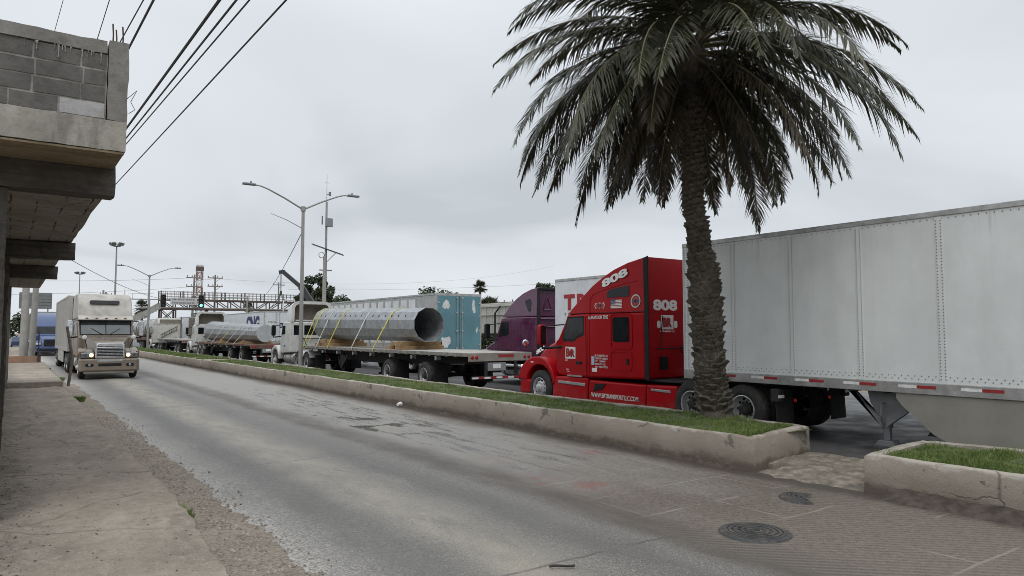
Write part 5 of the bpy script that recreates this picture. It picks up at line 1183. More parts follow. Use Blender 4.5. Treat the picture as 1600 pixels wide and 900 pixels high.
for s_ in (-1, 1):
    A = list(range(20, 181, 10)); cy, cz = -.72, .52
    out = []
    for a in A:
        k = .74 + .13 * max(0, math.sin(R(a))) ** 1.5 ; out.append((cy + k * 1.06 * math.cos(R(a)), cz + k * math.sin(R(a))))
    inn = [(cy + .58 * math.cos(R(a)), cz + .58 * math.sin(R(a))) for a in A]
    f = MB().arch(out, inn, s_ * .58, s_ * 1.19).build('fender', PTn, t, bevel=.1, seg=4)
    mb = MB(); mb.hull([(-.35, .92, 1.22), (-.1, .92, 1.22), (.06, .93, 1.18), (.09, .95, 1.15)], lambda y, z: 1.19); mb.v = [(s_ * abs(x) - s_ * .12 * max(0, y + .1) * 3 if x * s_ > 0 else s_ * .61, y, z) for x, y, z in mb.v]
    hb = mb.build('headlight', mat('lamp_housing', (.17, .17, .175), .12, .5), t, bevel=.05, seg=3)
    mb = MB(); mb.lathe([(0, .03), (.07, .025), (.085, 0), (.085, -.03)], c=(s_ * .73, .09, 1.07), ax='y', n=20); mb.build('lamp_bulb', lit.m, hb)
    mb = MB(); mb.lathe([(0, .03), (.06, .025), (.08, 0), (.08, -.03)], c=(s_ * .96, .075, 1.09), ax='y', n=20); mb.build('lamp_lens', mat('dark_lens', (.12, .12, .125), .1, .5), hb)
    MB().box(min(s_ * 1.05, s_ * 1.19), max(s_ * 1.05, s_ * 1.19), -.1, .02, .98, 1.24).build('turn_lamp', mat('amber_dull', (.16, .07, .03), .3), hb, bevel=.02)
    wheel(t, s_ * 1.17, cy, s_, 'front')
    side_panel(t, 'door', [(-1.95, 1.0), (-1.93, 1.9), (-2.25, 2.6), (-2.95, 2.65), (-2.95, 1.0)], PTn, W, s_, .012, .03, bevel=.008)
    side_panel(t, 'door_window', [(-2.02, 1.98), (-2.28, 2.52), (-2.85, 2.55), (-2.85, 2.0)], glass, W, s_, .018)
    side_panel(t, 'sleeper_window', rrect(-4.3, -3.8, 1.95, 2.45, .05), glass, W, s_, .012)
    mirror_arm(t, 1.47, -1.75, 2.28, s_, chrome, .72, .22, 1.1, -2.1)
    mb = MB(); mb.lathe([(0, .06), (.07, .05), (.10, 0), (.09, -.05), (0, -.1)], c=(s_ * .98, -.35, 1.86), ax='y', n=18); mb.build('hood_mirror', mat('pale_mirror', (.55, .54, .52), .3), t)
    mb = MB(); mb.tube([(s_ * .98, -.38, 1.8), (s_ * .90, -.5, 1.55), (s_ * .85, -.55, 1.35)], .02, 6); mb.build('mirror_stalk', black, t)
    mb = MB(); mb.cyl((s_ * 1.06, -3.25, .9), (s_ * 1.06, -3.25, 2.0), .09, n=14); mb.build('air_cleaner', PTn, t)
    mb = MB(); mb.lathe([(0, -.72), (.28, -.72), (.30, -.68), (.30, .68), (.28, .72), (0, .72)], c=(s_ * .9, -3.1, .66), ax='y', n=24); mb.build('fuel_tank', alu, t)
    MB().box(min(s_ * .7, s_ * 1.18), max(s_ * .7, s_ * 1.18), -2.3, -1.5, .42, .52).build('step', alu, t, bevel=.02)
    MB().box(min(s_ * 1.12, s_ * 1.15), max(s_ * 1.12, s_ * 1.15), -5.7, -5.302, 1.0, 3.85).build('cab_extender', black, t)
bw = lambda y, z: 1.21 - .55 * max(0, y - .0)
MB().hull([(-.3, .36, .90), (.02, .33, .91), (.2, .36, .90)], bw).build('bumper', PTn, t, bevel=.07, seg=4)
MB().prism(rrect(-.5, .52, .78, .885, .02), .2, .212, 'y').build('bumper_plate', chrome, t)
MB().prism(rrect(-.46, .46, .58, .70, .05), .19, .213, 'y').build('bumper_intake', black, t)
for s_ in (-1, 1):
    mb = MB(); mb.prism(rrect(s_ * .8 - .16, s_ * .8 + .16, .56, .70, .06), .13, .2055 - .0, 'y'); mb.build('fog_recess', black, t)
    mb = MB(); mb.lathe([(0, .02), (.05, .015), (.06, 0), (0, 0)], c=(s_ * .8, .207, .63), ax='y', n=14); mb.build('fog_lamp', lampm, t)
MB().hull([(-.3, .24, .36), (.05, .24, .36), (.1, .26, .35)], lambda y, z: 1.0).build('lower_valance', PG, t, bevel=.02)
MB().box(-.55, .55, -1.7, -.1, .45, .9).build('engine_underside', chassis, t)
chassis_frame(t, -1.6, -8.3); fifth_wheel(t, -7.0)
for y in (-6.4, -7.7): axle(t, y)
tb = mat('dusty_trailer', (.41, .40, .38), .55, var=.1, dirt=.5, dcol=(.27, .24, .20), dscale=1.5, streak=True)
box_trailer('dusty beige box trailer coupled behind the tan truck', (3.78, 43.3, 0), 11.6, tb, ribs=.6, rivets=False, zb=1.16, zt=4.02, rz=math.pi)
tr_ = scene.objects[-1]
t = [o for o in scene.objects if o.get('label') == 'dusty beige box trailer coupled behind the tan truck'][0]
rear_doors(t, 11.6, tb, zt=4.02); bogie(t, 11.6); landing_gear(t, -2.6)
for s_ in (-1, 1): MB().box(min(s_ * 1.25, s_ * 1.275), max(s_ * 1.25, s_ * 1.275), -8.2, -3.2, .45, 1.09).build('side_skirt', tb, t)

# blue truck further back
PB = paint('blue_paint', (.014, .045, .15), dirt=.15, rough=.3, mud=(.3, 1., .3))
t, W = tractor('blue sleeper semi truck following further down the street', (3.1, 76, 0), math.pi, PB,
    cab=[(-5.0, 1.0, 2.65), (-2.6, .95, 2.65), (-2.2, .92, 2.62), (-1.75, .95, 1.9), (-1.6, 1.0, 1.84)],
    roof=[(-5.0, 2.652, 3.95), (-4.2, 2.652, 3.85), (-3.4, 2.652, 3.5), (-2.7, 2.652, 3.0), (-2.3, 2.652, 2.68)],
    hood=[(-1.65, .9, 1.86), (-1.0, .85, 1.74), (-.4, .8, 1.5), (-.1, .75, 1.2), (.02, .7, .85)],
    door=[(-1.85, 1.0), (-1.82, 1.85), (-2.2, 2.55), (-2.85, 2.58), (-2.85, 1.0)], win=[(-1.95, 1.95), (-2.2, 2.46), (-2.75, 2.48), (-2.75, 2.0)], fairings=True, mirror=(-1.4, 2.1, None), tank=False)
MB().prism(rrect(-.5, .5, .85, 1.45, .08), .0, .06, 'y').build('grille', black, t)
MB().prism(rrect(-1.0, 1.0, .42, .60, .05), .02, .12, 'y').build('bumper_intake', black, t)
for s_ in (-1, 1): MB().prism([(-.35, .95), (.0, .95), (-.05, 1.12), (-.35, 1.2)], min(s_ * .72, s_ * 1.16), max(s_ * .72, s_ * 1.16), 'x').build('headlight', lampm, t, bevel=.04)
t = box_trailer('grey box trailer coupled behind the blue truck', (3.1, 82.6, 0), 15.5, mat('dark_trailer', (.25, .24, .23), .6, var=.15, dirt=.4), ribs=.6, rivets=False, rz=math.pi)
rear_doors(t, 15.5, tb); bogie(t, 15.5); landing_gear(t, -2.6)
t = thing('parked_car', 'small dark blue car at the far left beyond the utility poles', 'car', (1.2, 118, 0))
mb = MB(); mb.hull([(-2.1, .35, .9), (-1.5, .3, 1.0), (-1.0, .3, 1.45), (.3, .3, 1.48), (1.0, .3, .95), (2.0, .35, .8)], lambda y, z: .86 - .16 * max(0, z - .9)); mb.build('body', mat('car_blue', (.03, .05, .10), .3), t, bevel=.06)
panel([(-.6, -1.52, .98), (.6, -1.52, .98), (.5, -1.03, 1.40), (-.5, -1.03, 1.40)], (0, -.65, .75)).build('rear_window', glass, t)
for x in (-.8, .8):
    for y in (-1.3, 1.3): mb = MB(); mb.lathe([(0, -.02), (.2, -.02), (.31, 0), (.31, .18), (0, .18)], c=(x - .09, y, .31), n=20); mb.build('wheel', rubber, t)
# ------------------------------------------------------------------ date palm on the median
bark = None
t = NT('palm_bark'); a = t.noise(9, 7, .7); b = t.noise(3, 5, .6); f = t.noise(60, 4, .7, stretch=(1, 1, .3))
c = t.mix(t.ramp(a, .3, .7), (.07, .058, .047), (.17, .147, .12)); c = t.mix(t.ramp(b, .45, .7, 0, .5), c, (.20, .175, .145)); c = t.mix(t.ramp(f, .45, .65, 0, .7), c, (.032, .026, .021))
t.bump(t.math('ADD', a, f), .8, .012); bark = t.fin(c, .95, 0, .15)
PB_ = V((11.0, 8.95, .45)); RT = V((.8165, -.5775, 0))
def p_c(z):
    tab = [(.45, .09), (1.55, -.04), (2.95, -.10), (4.8, -.295), (7.8, -.26)]
    for (z0, o0), (z1, o1) in zip(tab, tab[1:]):
        if z <= z1: k = (z - z0) / (z1 - z0); k = k * k * (3 - 2 * k) * .5 + k * .5; return V((PB_.x, PB_.y, z)) + RT * (o0 + (o1 - o0) * k)
    return V((PB_.x, PB_.y, z)) + RT * -.26
def p_r(z):
    tab = [(.4, .34), (.8, .255), (1.6, .225), (2.5, .232), (3.4, .21), (4.2, .16), (5.2, .15), (6.4, .18), (7.9, .26)]
    for (z0, r0), (z1, r1) in zip(tab, tab[1:]):
        if z <= z1: return r0 + (r1 - r0) * (z - z0) / (z1 - z0)
    return .2
palm = thing('date_palm', 'big date palm with rough trunk growing in the grass median', 'palm tree', tuple(PB_))
mb = MB(); zs = [.40 + .12 * k for k in range(63)]
mb.tube([p_c(z) - PB_ for z in zs], [p_r(z) for z in zs], 18)
k = 0; z = .62
while z < 6.9:
    ang = k * 2.39996; k += 1; z += .0135 if z < 4.6 else .016
    c0 = p_c(z) - PB_; r = p_r(z); s_ = 1.15 if z < 3.6 else .85
    w_ = .115 * s_ * rng.uniform(.8, 1.25); h_ = .12 * s_ * rng.uniform(.8, 1.2); out = .082 * s_ * rng.uniform(.4, 1.5); tl = rng.uniform(-.03, .03)
    d = V((math.cos(ang), math.sin(ang), 0)); tt = V((-d.y, d.x, 0))
    P = lambda u, o, zz: c0 + d * (r + o) + tt * u + V((0, 0, zz + u * tl * 6))
    mb.add([P(-w_ * 1.1, -.05, -h_ * .9), P(w_ * 1.1, -.05, -h_ * .9), P(w_, out * .45, 0), P(-w_, out * .45, 0), P(-w_ * .62, out, h_ * .38), P(w_ * .62, out, h_ * .38), P(w_ * .7, -.02, h_ * .55), P(-w_ * .7, -.02, h_ * .55), P(0, out * 1.15, h_ * .22), P(0, out * .7, -h_ * .2)],
           [(0, 1, 2, 9), (0, 9, 3), (3, 9, 8, 4), (9, 2, 5, 8), (4, 8, 5, 6, 7), (0, 3, 4, 7), (1, 6, 5, 2)])
mb.build('trunk', bark, palm, sharp=25)
leaf = None
t = NT('palm_leaf'); a = t.noise(1.1, 4, .6); b = t.noise(14, 3, .6)
c = t.mix(t.ramp(a, .3, .7), (.028, .031, .014), (.070, .072, .034)); c = t.mix(t.ramp(b, .5, .8, 0, .6), c, (.13, .128, .07)); leaf = t.fin(c, .42, 0, .5)
leaf_o = None
t = NT('palm_leaf_old'); a = t.noise(2.1, 4, .6); b = t.noise(14, 3, .6)
c = t.mix(t.ramp(a, .3, .7), (.024, .019, .011), (.062, .047, .027)); c = t.mix(t.ramp(b, .5, .8, 0, .5), c, (.105, .074, .042)); leaf_o = t.fin(c, .5, 0, .4)
stalk = mat('palm_stalk', (.12, .10, .05), .6, var=.3, scale=3)
CR = p_c(7.6) - PB_
def frond(az, e0, L, drop, base_z, m, rr):
    """arched rachis with two rows of leaflets"""
    n = 26; d = V((math.cos(az), math.sin(az), 0)); p = CR + V((0, 0, base_z)) + d * .16; pts = [p.copy()]; es = []
    sw = rr.uniform(-.25, .25)
    for k in range(n):
        s_ = k / n; e = e0 - drop * (s_ ** 1.1); es.append(e)
        dd = V((math.cos(az + sw * s_) * math.cos(R(e)), math.sin(az + sw * s_) * math.cos(R(e)), math.sin(R(e)))); p = p + dd * (L / n); pts.append(p.copy())
    mb = MB(); mb.tube(pts, [.032 * (1 - .85 * i / n) for i in range(n + 1)], 5, m=1)
    NL = 120; tw = rr.uniform(-.35, .35)
    for i in range(NL):
        s_ = .10 + .895 * i / NL; q = s_ * n; k = min(n - 1, int(q)); f = q - k; b = pts[k] * (1 - f) + pts[k + 1] * f
        T = (pts[k + 1] - pts[k]).normalized(); S = T.cross(V((0, 0, 1))); S = S.normalized() if S.length > .05 else V((-d.y, d.x, 0)); U = S.cross(T).normalized()
        ll = L * .155 * (math.sin(math.pi * min(1, .12 + .95 * s_) ** .8) ** .6 * .9 + .18) * rr.uniform(.85, 1.12)
        for sd in (-1, 1):
            fw = rr.uniform(.4, 1.0) + .75 * s_; up = rr.uniform(-.25, .55)
            D = (S * sd * math.cos(tw * sd) + T * fw + U * up).normalized()
            Wd = D.cross(U * 1.0 + S * sd * .6).normalized() * (.015 * rr.uniform(.7, 1.25))
            g = V((0, 0, -1)) * ll * rr.uniform(.1, .65)
            m1 = b + D * ll * .5 + g * .25; tip = b + D * ll + g
            mb.add([b - Wd * .5, b + Wd * .5, m1 + Wd, m1 - Wd, tip], [(0, 1, 2, 3), (3, 2, 4)])
    return mb.build('frond', [m, stalk], palm, sharp=0, fix=False)
rr = random.Random(21); k = 0
for cnt, e0r, Lr, dr, bz in ((14, (48, 82), (3.6, 4.3), (70, 95), .45), (20, (20, 46), (3.9, 4.6), (72, 100), .3), (24, (-6, 18), (4.2, 4.8), (62, 88), .1), (24, (-32, -8), (3.6, 4.3), (46, 68), -.1), (16, (-58, -36), (2.8, 3.4), (24, 42), -.25)):
    for i in range(cnt):
        az = 2 * math.pi * (i + rr.uniform(-.3, .3)) / cnt + k * .7
        if k >= 3 and abs((az - 3.83 + math.pi) % (2 * math.pi) - math.pi) < .5: az += rr.choice((-1, 1)) * rr.uniform(.5, .8)
        frond(az, rr.uniform(*e0r), rr.uniform(*Lr), rr.uniform(*dr), bz + rr.uniform(-.1, .1), leaf if bz > -.1 or rr.random() < .3 else leaf_o, rr)
    k += 1

# ------------------------------------------------------------------ other trees
fol = None
def foliage(name, c0, c1):
    t = NT(name); a = t.noise(.9, 4, .6); b = t.noise(9, 3, .6)
    c = t.mix(t.ramp(a, .3, .7), c0, c1); c = t.mix(t.ramp(b, .5, .8, 0, .5), c, tuple(x * 1.6 for x in c1)); return t.fin(c, .6, 0, .3)
fol = foliage('tree_leaf', (.030, .042, .020), (.060, .078, .036)); fol2 = foliage('fan_leaf', (.040, .050, .026), (.075, .085, .046))
def tree(label, x, y, h, rx, rz_, n=2600, s_=.2, seed=1, trunk=.35):
    r_ = random.Random(seed); t = thing('broadleaf_tree', label, 'tree', (x, y, 0)); zc = h - rz_
    mb = MB(); cl = []
    mb.tube([(0, 0, -.1), (.1, 0, zc * .5), (0, .1, zc - rz_ * .4)], [trunk, trunk * .7, trunk * .45], 8)
    for k in range(22):
        a, e = r_.random() * 6.283, r_.uniform(-.75, 1); q = (1 - e * e) ** .5; rad = r_.uniform(.4, 1.0)
        c = V((math.cos(a) * q * rx * rad, math.sin(a) * q * rx * rad, zc + e * rz_ * rad)); cl.append((c, r_.uniform(.22, .42) * rx))
        mb.tube([(0, .1, zc - rz_ * .5), c * .55 + V((0, 0, zc * .45 - rz_ * .1)), c], [trunk * .35, trunk * .2, .03], 5)
    mb.build('trunk', bark, t)
    mb = MB()
    for i in range(n):
        c, rr_ = r_.choice(cl); d = V((r_.gauss(0, 1), r_.gauss(0, 1), r_.gauss(0, .8))); d = d.normalized() * rr_ * r_.random() ** .4; p = c + d
        u = V((r_.gauss(0, 1), r_.gauss(0, 1), r_.gauss(0, .6))).normalized() * s_ * r_.uniform(.6, 1.3); v = u.cross(V((r_.gauss(0, 1), r_.gauss(0, 1), r_.gauss(0, 1)))).normalized() * s_ * .5
        mb.add([p - u, p + v, p + u, p - v], [(0, 1, 2, 3)])
    mb.build('crown', fol, t, sharp=0, fix=False)
tree('tall dense dark tree rising behind the white day cab', 31.6, 88, 9.4, 2.0, 2.7, 5200, .2, 4)
tree('rounded low green tree right of the tall dense tree', 37.6, 94, 7.1, 2.3, 1.9, 2600, .2, 5)
tree('low flat topped tree peeping over the teal door trailer', 47, 84, 7.6, 3.6, 1.7, 3000, .22, 6)
tree('bushy tree just visible above the purple cab roof', 49.6, 63.2, 7.75, 1.4, 1.0, 1500, .18, 8)
tree('dark leafy tree at the far left behind the utility poles', -1.5, 128, 6.2, 4.2, 2.5, 2600, .3, 9)
def fan_palm(label, x, y, h, cr, n=46, seed=1, skirt=0, tr_=.2):
    r_ = random.Random(seed); t = thing('fan_palm', label, 'palm tree', (x, y, 0)); zc = h - cr * .75
    mb = MB(); mb.tube([(0, 0, -.1), (.05, 0, zc * .5), (0, 0, zc)], [tr_ * 1.3, tr_, tr_ * .9], 9); mb.build('trunk', bark, t)
    for part, cnt, el in (('crown', n, (-45, 80)),) + ((('dead_skirt', skirt, (-88, -60)),) if skirt else ()):
        mb = MB()
        for i in range(cnt):
            a, e = r_.random() * 6.283, R(r_.uniform(*el)); d = V((math.cos(a) * math.cos(e), math.sin(a) * math.cos(e), math.sin(e))); L = cr * r_.uniform(.75, 1.05) * (1.3 if part != 'crown' else 1)
            S = d.cross(V((0, 0, 1))).normalized() if abs(d.z) < .97 else V((1, 0, 0)); U = S.cross(d); hub = V((0, 0, zc)) + d * L * .45; mb.tube([(0, 0, zc), hub], .02, 4)
            for q in range(13):
                an = R(-85 + 170 * q / 12); D = d * math.cos(an) + S * math.sin(an); tip = hub + D * L * .58 + V((0, 0, -.12 * L * abs(math.sin(an)))); w_ = (U.cross(D).normalized()) * L * .035
                mid = hub + D * L * .32; mb.add([hub, mid - w_, tip, mid + w_], [(0, 1, 2, 3)])
        mb.build(part, fol2 if part == 'crown' else mat('dead_frond', (.16, .125, .085), .9, var=.3), t, sharp=0, fix=False)
fan_palm('tall slim fan palm standing above the teal doors against the sky', 59.5, 92.7, 10.0, 1.35, 60, 2)
fan_palm('low bushy fan palm below the tall slim one', 49.8, 75.2, 6.5, 2.2, 60, 3)
fan_palm('short fan palm with brown dead skirt left of the footbridge', 19.0, 139.6, 7.7, 1.6, 40, 4, skirt=26)
fan_palm('dark fan palm at the far left edge behind the leaning pole', -3.6, 112, 6.4, 1.9, 50, 6)
fan_palm('tiny far fan palm just right of the middle traffic light', 40, 150, 8.2, 1.5, 40, 7)

# ------------------------------------------------------------------ street lamps, masts, poles
lamp_m = mat('lamp_post_grey', (.30, .295, .285), .5, .35, var=.15, scale=2, dirt=.3, dcol=(.2, .18, .16))
lampd = mat('luminaire_grey', (.16, .165, .17), .45, .3)
def street_lamp(label, x, y, z0, H=7.65, rz=0):
    t = thing('street_lamp', label, 'street lamp', (x, y, z0), rz, 'double arm street lamps on the median')
    mb = MB(); mb.cyl((0, 0, 0), (0, 0, H), .105, .075, 12); mb.build('pole', lamp_m, t)
    mb = MB(); mb.box(-.2, .2, -.2, .2, -.02, .025)
    for a in (-1, 1):
        for b in (-1, 1): mb.cyl((a * .15, b * .15, .02), (a * .15, b * .15, .07), .018, n=6)
    mb.build('base_plate', lamp_m, t)
    mb = MB(); mb.cyl((0, 0, H - .12), (0, 0, H + .1), .125, n=12); mb.build('cap', lamp_m, t)
    for s_ in (-1, 1):
        mb = MB(); mb.tube([(s_ * .08, 0, H - .0), (s_ * .9, 0, H + .42), (s_ * 1.7, 0, H + .77), (s_ * 2.05, 0, H + .88), (s_ * 2.35, 0, H + .90)], [.045, .042, .038, .034, .032], 8); mb.build('arm', lamp_m, t)
        mb = MB(); mb.hull([(-.11, H + .86, H + .93), (0, H + .855, H + .98), (.11, H + .86, H + .93)], lambda q, z: .34); mb.v = [(s_ * (2.62 + x_ * (1 - .25 * (x_ > 0))), y_, z_) for x_, y_, z_ in mb.v]
        hd = mb.build('lamp_head', lampd, t, bevel=.02)
        mb = MB(); mb.cyl((s_ * 2.5, 0, H + .97), (s_ * 2.5, 0, H + 1.05), .035, n=10); mb.build('photocell', lampd, hd)
    mb = MB(); mb.tube([(-.08, 0, H - .95), (-.8, 0, H - .62), (-1.55, 0, H - .38)], [.02, .018, .012], 6); mb.build('side_bracket', lamp_m, t)
street_lamp('grey double arm street lamp on the median by the white day cab', 11.52, 33.93, .46)
street_lamp('farther double arm street lamp on the median behind the tan truck', 11.2, 78, .46, 7.2, rz=.05)
def floodmast(label, x, y, h, n=3, s_=1.):
    t = thing('floodlight_mast', label, 'light mast', (x, y, 0))
    mb = MB(); mb.cyl((0, 0, 0), (0, 0, h), .2, .11, 10); mb.build('mast', lamp_m, t)
    mb = MB(); mb.lathe([(.1, h - .1), (.6 * s_, h - .05), (.6 * s_, h + .05), (.1, h + .1)], ax='z', n=16); mb.build('crown_ring', lampd, t)
    for k in range(6):
        a = k * math.pi / 3; c = V((math.cos(a) * .95 * s_, math.sin(a) * .95 * s_, h + .35)); mb = MB(); u = V((math.cos(a), math.sin(a), -.6)).normalized()
        mb.beam(c - u * .16, c + u * .16, .6 * s_, .5 * s_); mb.beam((math.cos(a) * .5 * s_, math.sin(a) * .5 * s_, h), c, .06, .06); mb.build('floodlight', lampd, t)
floodmast('tall floodlight mast rising behind the tan truck roof', 14.6, 138, 16.8)
floodmast('smaller farther floodlight mast left of the tall one', 16, 236, 18.6, s_=1.2)
mb = MB(); mb.cyl((16.3, 140, 0), (16.3, 140, 9.6), .08, .05, 8); tag(mb.build('steel_mast', lamp_m), 'short thin bare mast right beside the tall floodlight mast', 'mast')

# communications mast with solar panel
t = thing('antenna_mast', 'slim antenna mast with solar panel and box behind the day cab', 'antenna mast', (24, 64.4, 0))
conc_pole = concrete('pole_concrete', (.30, .29, .27), (.40, .39, .365), (.22, .21, .195))
MB().cyl((0, 0, 0), (0, 0, 9.2), .24, .15, 12).build('concrete_pole', conc_pole, t)
mb = MB(); mb.cyl((.1, 0, 7.2), (.1, 0, 14.4), .13, .10, 8); mb.cyl((.1, 0, 14.4), (.1, 0, 17), .03, .015, 6); mb.cyl((-.12, 0, 16.2), (.32, 0, 16.2), .02, n=5); mb.build('steel_mast', lamp_m, t)
MB().beam((-.95, .7, 10.35), (1.55, -.7, 9.35), 1.0, .08).build('solar_panel', mat('solar_cells', (.03, .04, .06), .2), t)
mb = MB(); mb.beam((.1, 0, 8.6), (.9, -.4, 9.55), .06, .06); mb.lathe([(.24, -.03), (.30, 0), (.24, .03)], c=(-.35, -.1, 9.3), ax='y', n=16); mb.build('panel_bracket', lamp_m, t)
MB().box(-.05, .6, -.4, -.1, 12.0, 12.8).build('equipment_box', mat('box_grey', (.22, .23, .24), .5, .2), t, bevel=.03)
MB().beam((-.5, 0, 7.9), (.7, 0, 7.9), .1, .1).build('crossarm', lampd, t); MB().beam((-.3, 0, 12.2), (-.3, 0, 13.0), .1, .1).build('aerial', lampd, t)
mb = MB(); mb.cyl((.4, 0, 15.0), (.4, 0, 15.35), .12, n=8); mb.beam((.1, 0, 15.1), (.4, 0, 15.1), .05, .05); mb.build('camera_dome', lampd, t)

# concrete poles, leaning post and low kerb at the left
for lab, x, y, lean, z0 in (('thick weathered concrete utility pole beyond the raised slab', .80, 54.2, .0, .22), ('thinner concrete utility pole leaning just right of the thick pole', 1.25, 55.6, .02, .1)):
    t = thing('utility_pole', lab, 'utility pole', (x, y, z0))
    MB().cyl((0, 0, -.1), (lean * 9, 0, 8.9), .24 if lean == 0 else .19, .15, 12).build('pole', conc_pole, t)
    mb = MB(); mb.beam((lean * 8.6 - .9, 0, 8.3), (lean * 8.6 + .9, 0, 8.3), .1, .12)
    for q in (-.8, -.3, .3, .8): mb.cyl((lean * 8.6 + q, 0, 8.36), (lean * 8.6 + q, 0, 8.55), .05, n=8)
    mb.build('crossarm', conc_pole, t)
MB_ = MB(); MB_.prism(rrect(.0, 2.0, .22, .62, .02), 53.3, 53.55, 'y'); tag(MB_.build('low_wall', mat('orange_brown_kerb', (.30, .17, .11), .85, var=.3, scale=1.5, dirt=.5, dcol=(.26, .235, .205), dscale=.7), loc=(-.3, 0, 0)), 'low orange brown kerb wall around the foot of the utility poles', 'low wall')
mb = MB(); mb.cyl((0, 0, -.05), (.10, 0, .9), .052, .05, 10); mb.cyl((.10, 0, .9), (-.10, .0, 2.05), .05, .048, 10)
tag(mb.build('leaning_post', mat('rusty_post', (.13, .098, .08), .8, var=.35, scale=6), loc=(1.78, 29.6, .25)), 'bent rusty brown post at the corner of the raised slab', 'post')
mb = MB(); mb.box(.0, .07, -.04, .04, 0, 2.0); tag(mb.build('sign_post', mat('dark_post', (.035, .03, .05), .6), loc=(1.52, 53.2, .2)), 'thin dark post right beside the leaning utility pole', 'post')

# ------------------------------------------------------------------ footbridge with its stairs
steel_b = mat('bridge_rust', (.085, .062, .052), .75, .2, var=.35, scale=.8, dirt=.5, dcol=(.19, .165, .145), dscale=2)
rail_m = mat('bridge_rail', (.12, .105, .10), .7, .2)
FBY = 114; X0, X1 = 17.8, 43.0; ZL, ZU = 5.5, 6.85
t = thing('footbridge', 'rusty steel truss footbridge crossing above the queue of trucks', 'footbridge', (X0, FBY, 0))
LB = X1 - X0; mb = MB()
for yy in (-.9, .9):
    mb.beam((0, yy, ZL), (LB, yy, ZL), .22, .26); mb.beam((0, yy, ZU), (LB, yy, ZU), .22, .26)
    n = 13
    for k in range(n + 1): mb.beam((LB * k / n, yy, ZL), (LB * k / n, yy, ZU), .14, .14)
    for k in range(n):
        a, b = (ZU, ZL) if k < 7 else (ZL, ZU)
        mb.beam((LB * k / n, yy, a), (LB * (k + 1) / n, yy, b), .12, .12)
mb.build('truss', steel_b, t); MB().box(0, LB, -1, 1, ZL + .14, ZL + .24).build('deck', conc_pole, t)
mb = MB()
for yy in (-1., 1.):
    for k in range(44): mb.beam((LB * k / 43, yy, ZU + .1), (LB * k / 43, yy, ZU + 1.25), .05 if k % 5 else .16, .05 if k % 5 else .16)
    for z in (ZU + .45, ZU + .85, ZU + 1.2): mb.beam((0, yy, z), (LB, yy, z), .04, .05)
mb.build('railing', rail_m, t)
mb = MB()
for xx in (.1, 2.0):
    for yy in (-.9, .9): mb.beam((xx, yy, 0), (xx, yy, ZL), .2, .2)
for yy in (-.9, .9):
    for z in (0, 1.8, 3.6): mb.beam((.1, yy, z), (2.0, yy, z + 1.8), .1, .1); mb.beam((2.0, yy, z), (.1, yy, z + 1.8), .1, .1)
mb.build('tower', steel_b, t)
for xx, yy, q in ((LB - 1, -.9, .2), (LB - 1, .9, .2), (LB - 3, -.9, .2), (LB - 3, .9, .2), (LB * .72, 0, .4)): MB().beam((xx, yy, 0), (xx, yy, ZL), q, q).build('support_column', steel_b, t)
mb = MB()
for yy in (-1.3, 1.3): mb.prism([(0, ZL), (0, ZL + .9), (-7.5, .9 + 1.0), (-7.5, 1.0)], yy - .05, yy + .05, 'y')
for k in range(18): mb.box(-7.5 + k * .41, -7.5 + k * .41 + .42, -1.24, 1.24, 1.0 + k * .255, 1.06 + k * .255)
mb.beam((-7.4, 0, 0), (-7.4, 0, 1.2), .3, .3)
mb.build('staircase', conc_pole, t)
MB().box(-2.2, 0, -1.3, 1.3, ZL, ZL + .2).build('landing', conc_pole, t)
# white bracket frame round the end bay and the long sign
mb = MB(); mb.tube([(17.6, -1.15, ZL - .1), (17.6, -1.15, ZU + .2), (18.1, -1.15, ZU + .35), (LB, -1.15, ZU + .35)], .09, 8); mb.build('white_frame', white_paint, t)
def sign(name, label, cat, x, y, z0, w_, h_, m, mt, rows, posts=()):
    t = thing(name, label, cat, (x, y, 0)); MB().box(0, w_, -.05, 0, z0, z0 + h_).build('board', m, t, bevel=.02); mb = MB()
    r_ = random.Random(int(x * 10))
    for k in range(rows):
        zz = z0 + h_ * (k + .5) / rows; q = w_ * .07
        while q < w_ * .9: s_ = r_.uniform(.10, .32); mb.box(q, min(w_ * .94, q + s_), -.058, -.051, zz - h_ * .22 / rows, zz + h_ * .22 / rows); q += s_ + .07
    if rows: mb.build('lettering', mt, t)
    if posts:
        mb = MB()
        for (px_, zt) in posts: mb.cyl((px_, .1, 0), (px_, .1, zt), .08, n=8)
        mb.build('post', lamp_m, t)
grey_l = mat('sign_grey_marks', (.20, .20, .21), .6)
sign('long_sign', 'long pale sign with two rows of grey marks on the footbridge truss', 'sign', X0 + 1.2, FBY - 1.2, ZL + .62, 3.6, 1.0, mat('sign_pale', (.48, .48, .47), .6), grey_l, 2)
sign('road_sign', 'small green road sign hanging under the footbridge', 'road sign', 23.4, 121, 4.5, 1.8, .6, mat('sign_green', (.03, .115, .075), .5), mat('sign_pale', (.48, .48, .47), .6), 1, ((.9, 4.6),))
sign('slatted_hoarding', 'large grey slatted hoarding above the blue truck', 'hoarding', .9, 106, 5.0, 3.4, 2.0, mat('hoarding_grey', (.17, .175, .175), .7), mat('hoarding_line', (.09, .095, .095), .7), 0, ((.4, 5.1), (3.0, 5.1)))
hb = [o for o in scene.objects if o.get('category') == 'hoarding'][0]
mb = MB()
for k in range(5): mb.box(.0, 3.4, -.09, -.051, 5.0 + .4 * k + .03, 5.0 + .4 * k + .36)
mb.build('slats', mat('hoarding_grey', (.17, .175, .175), .7), hb)

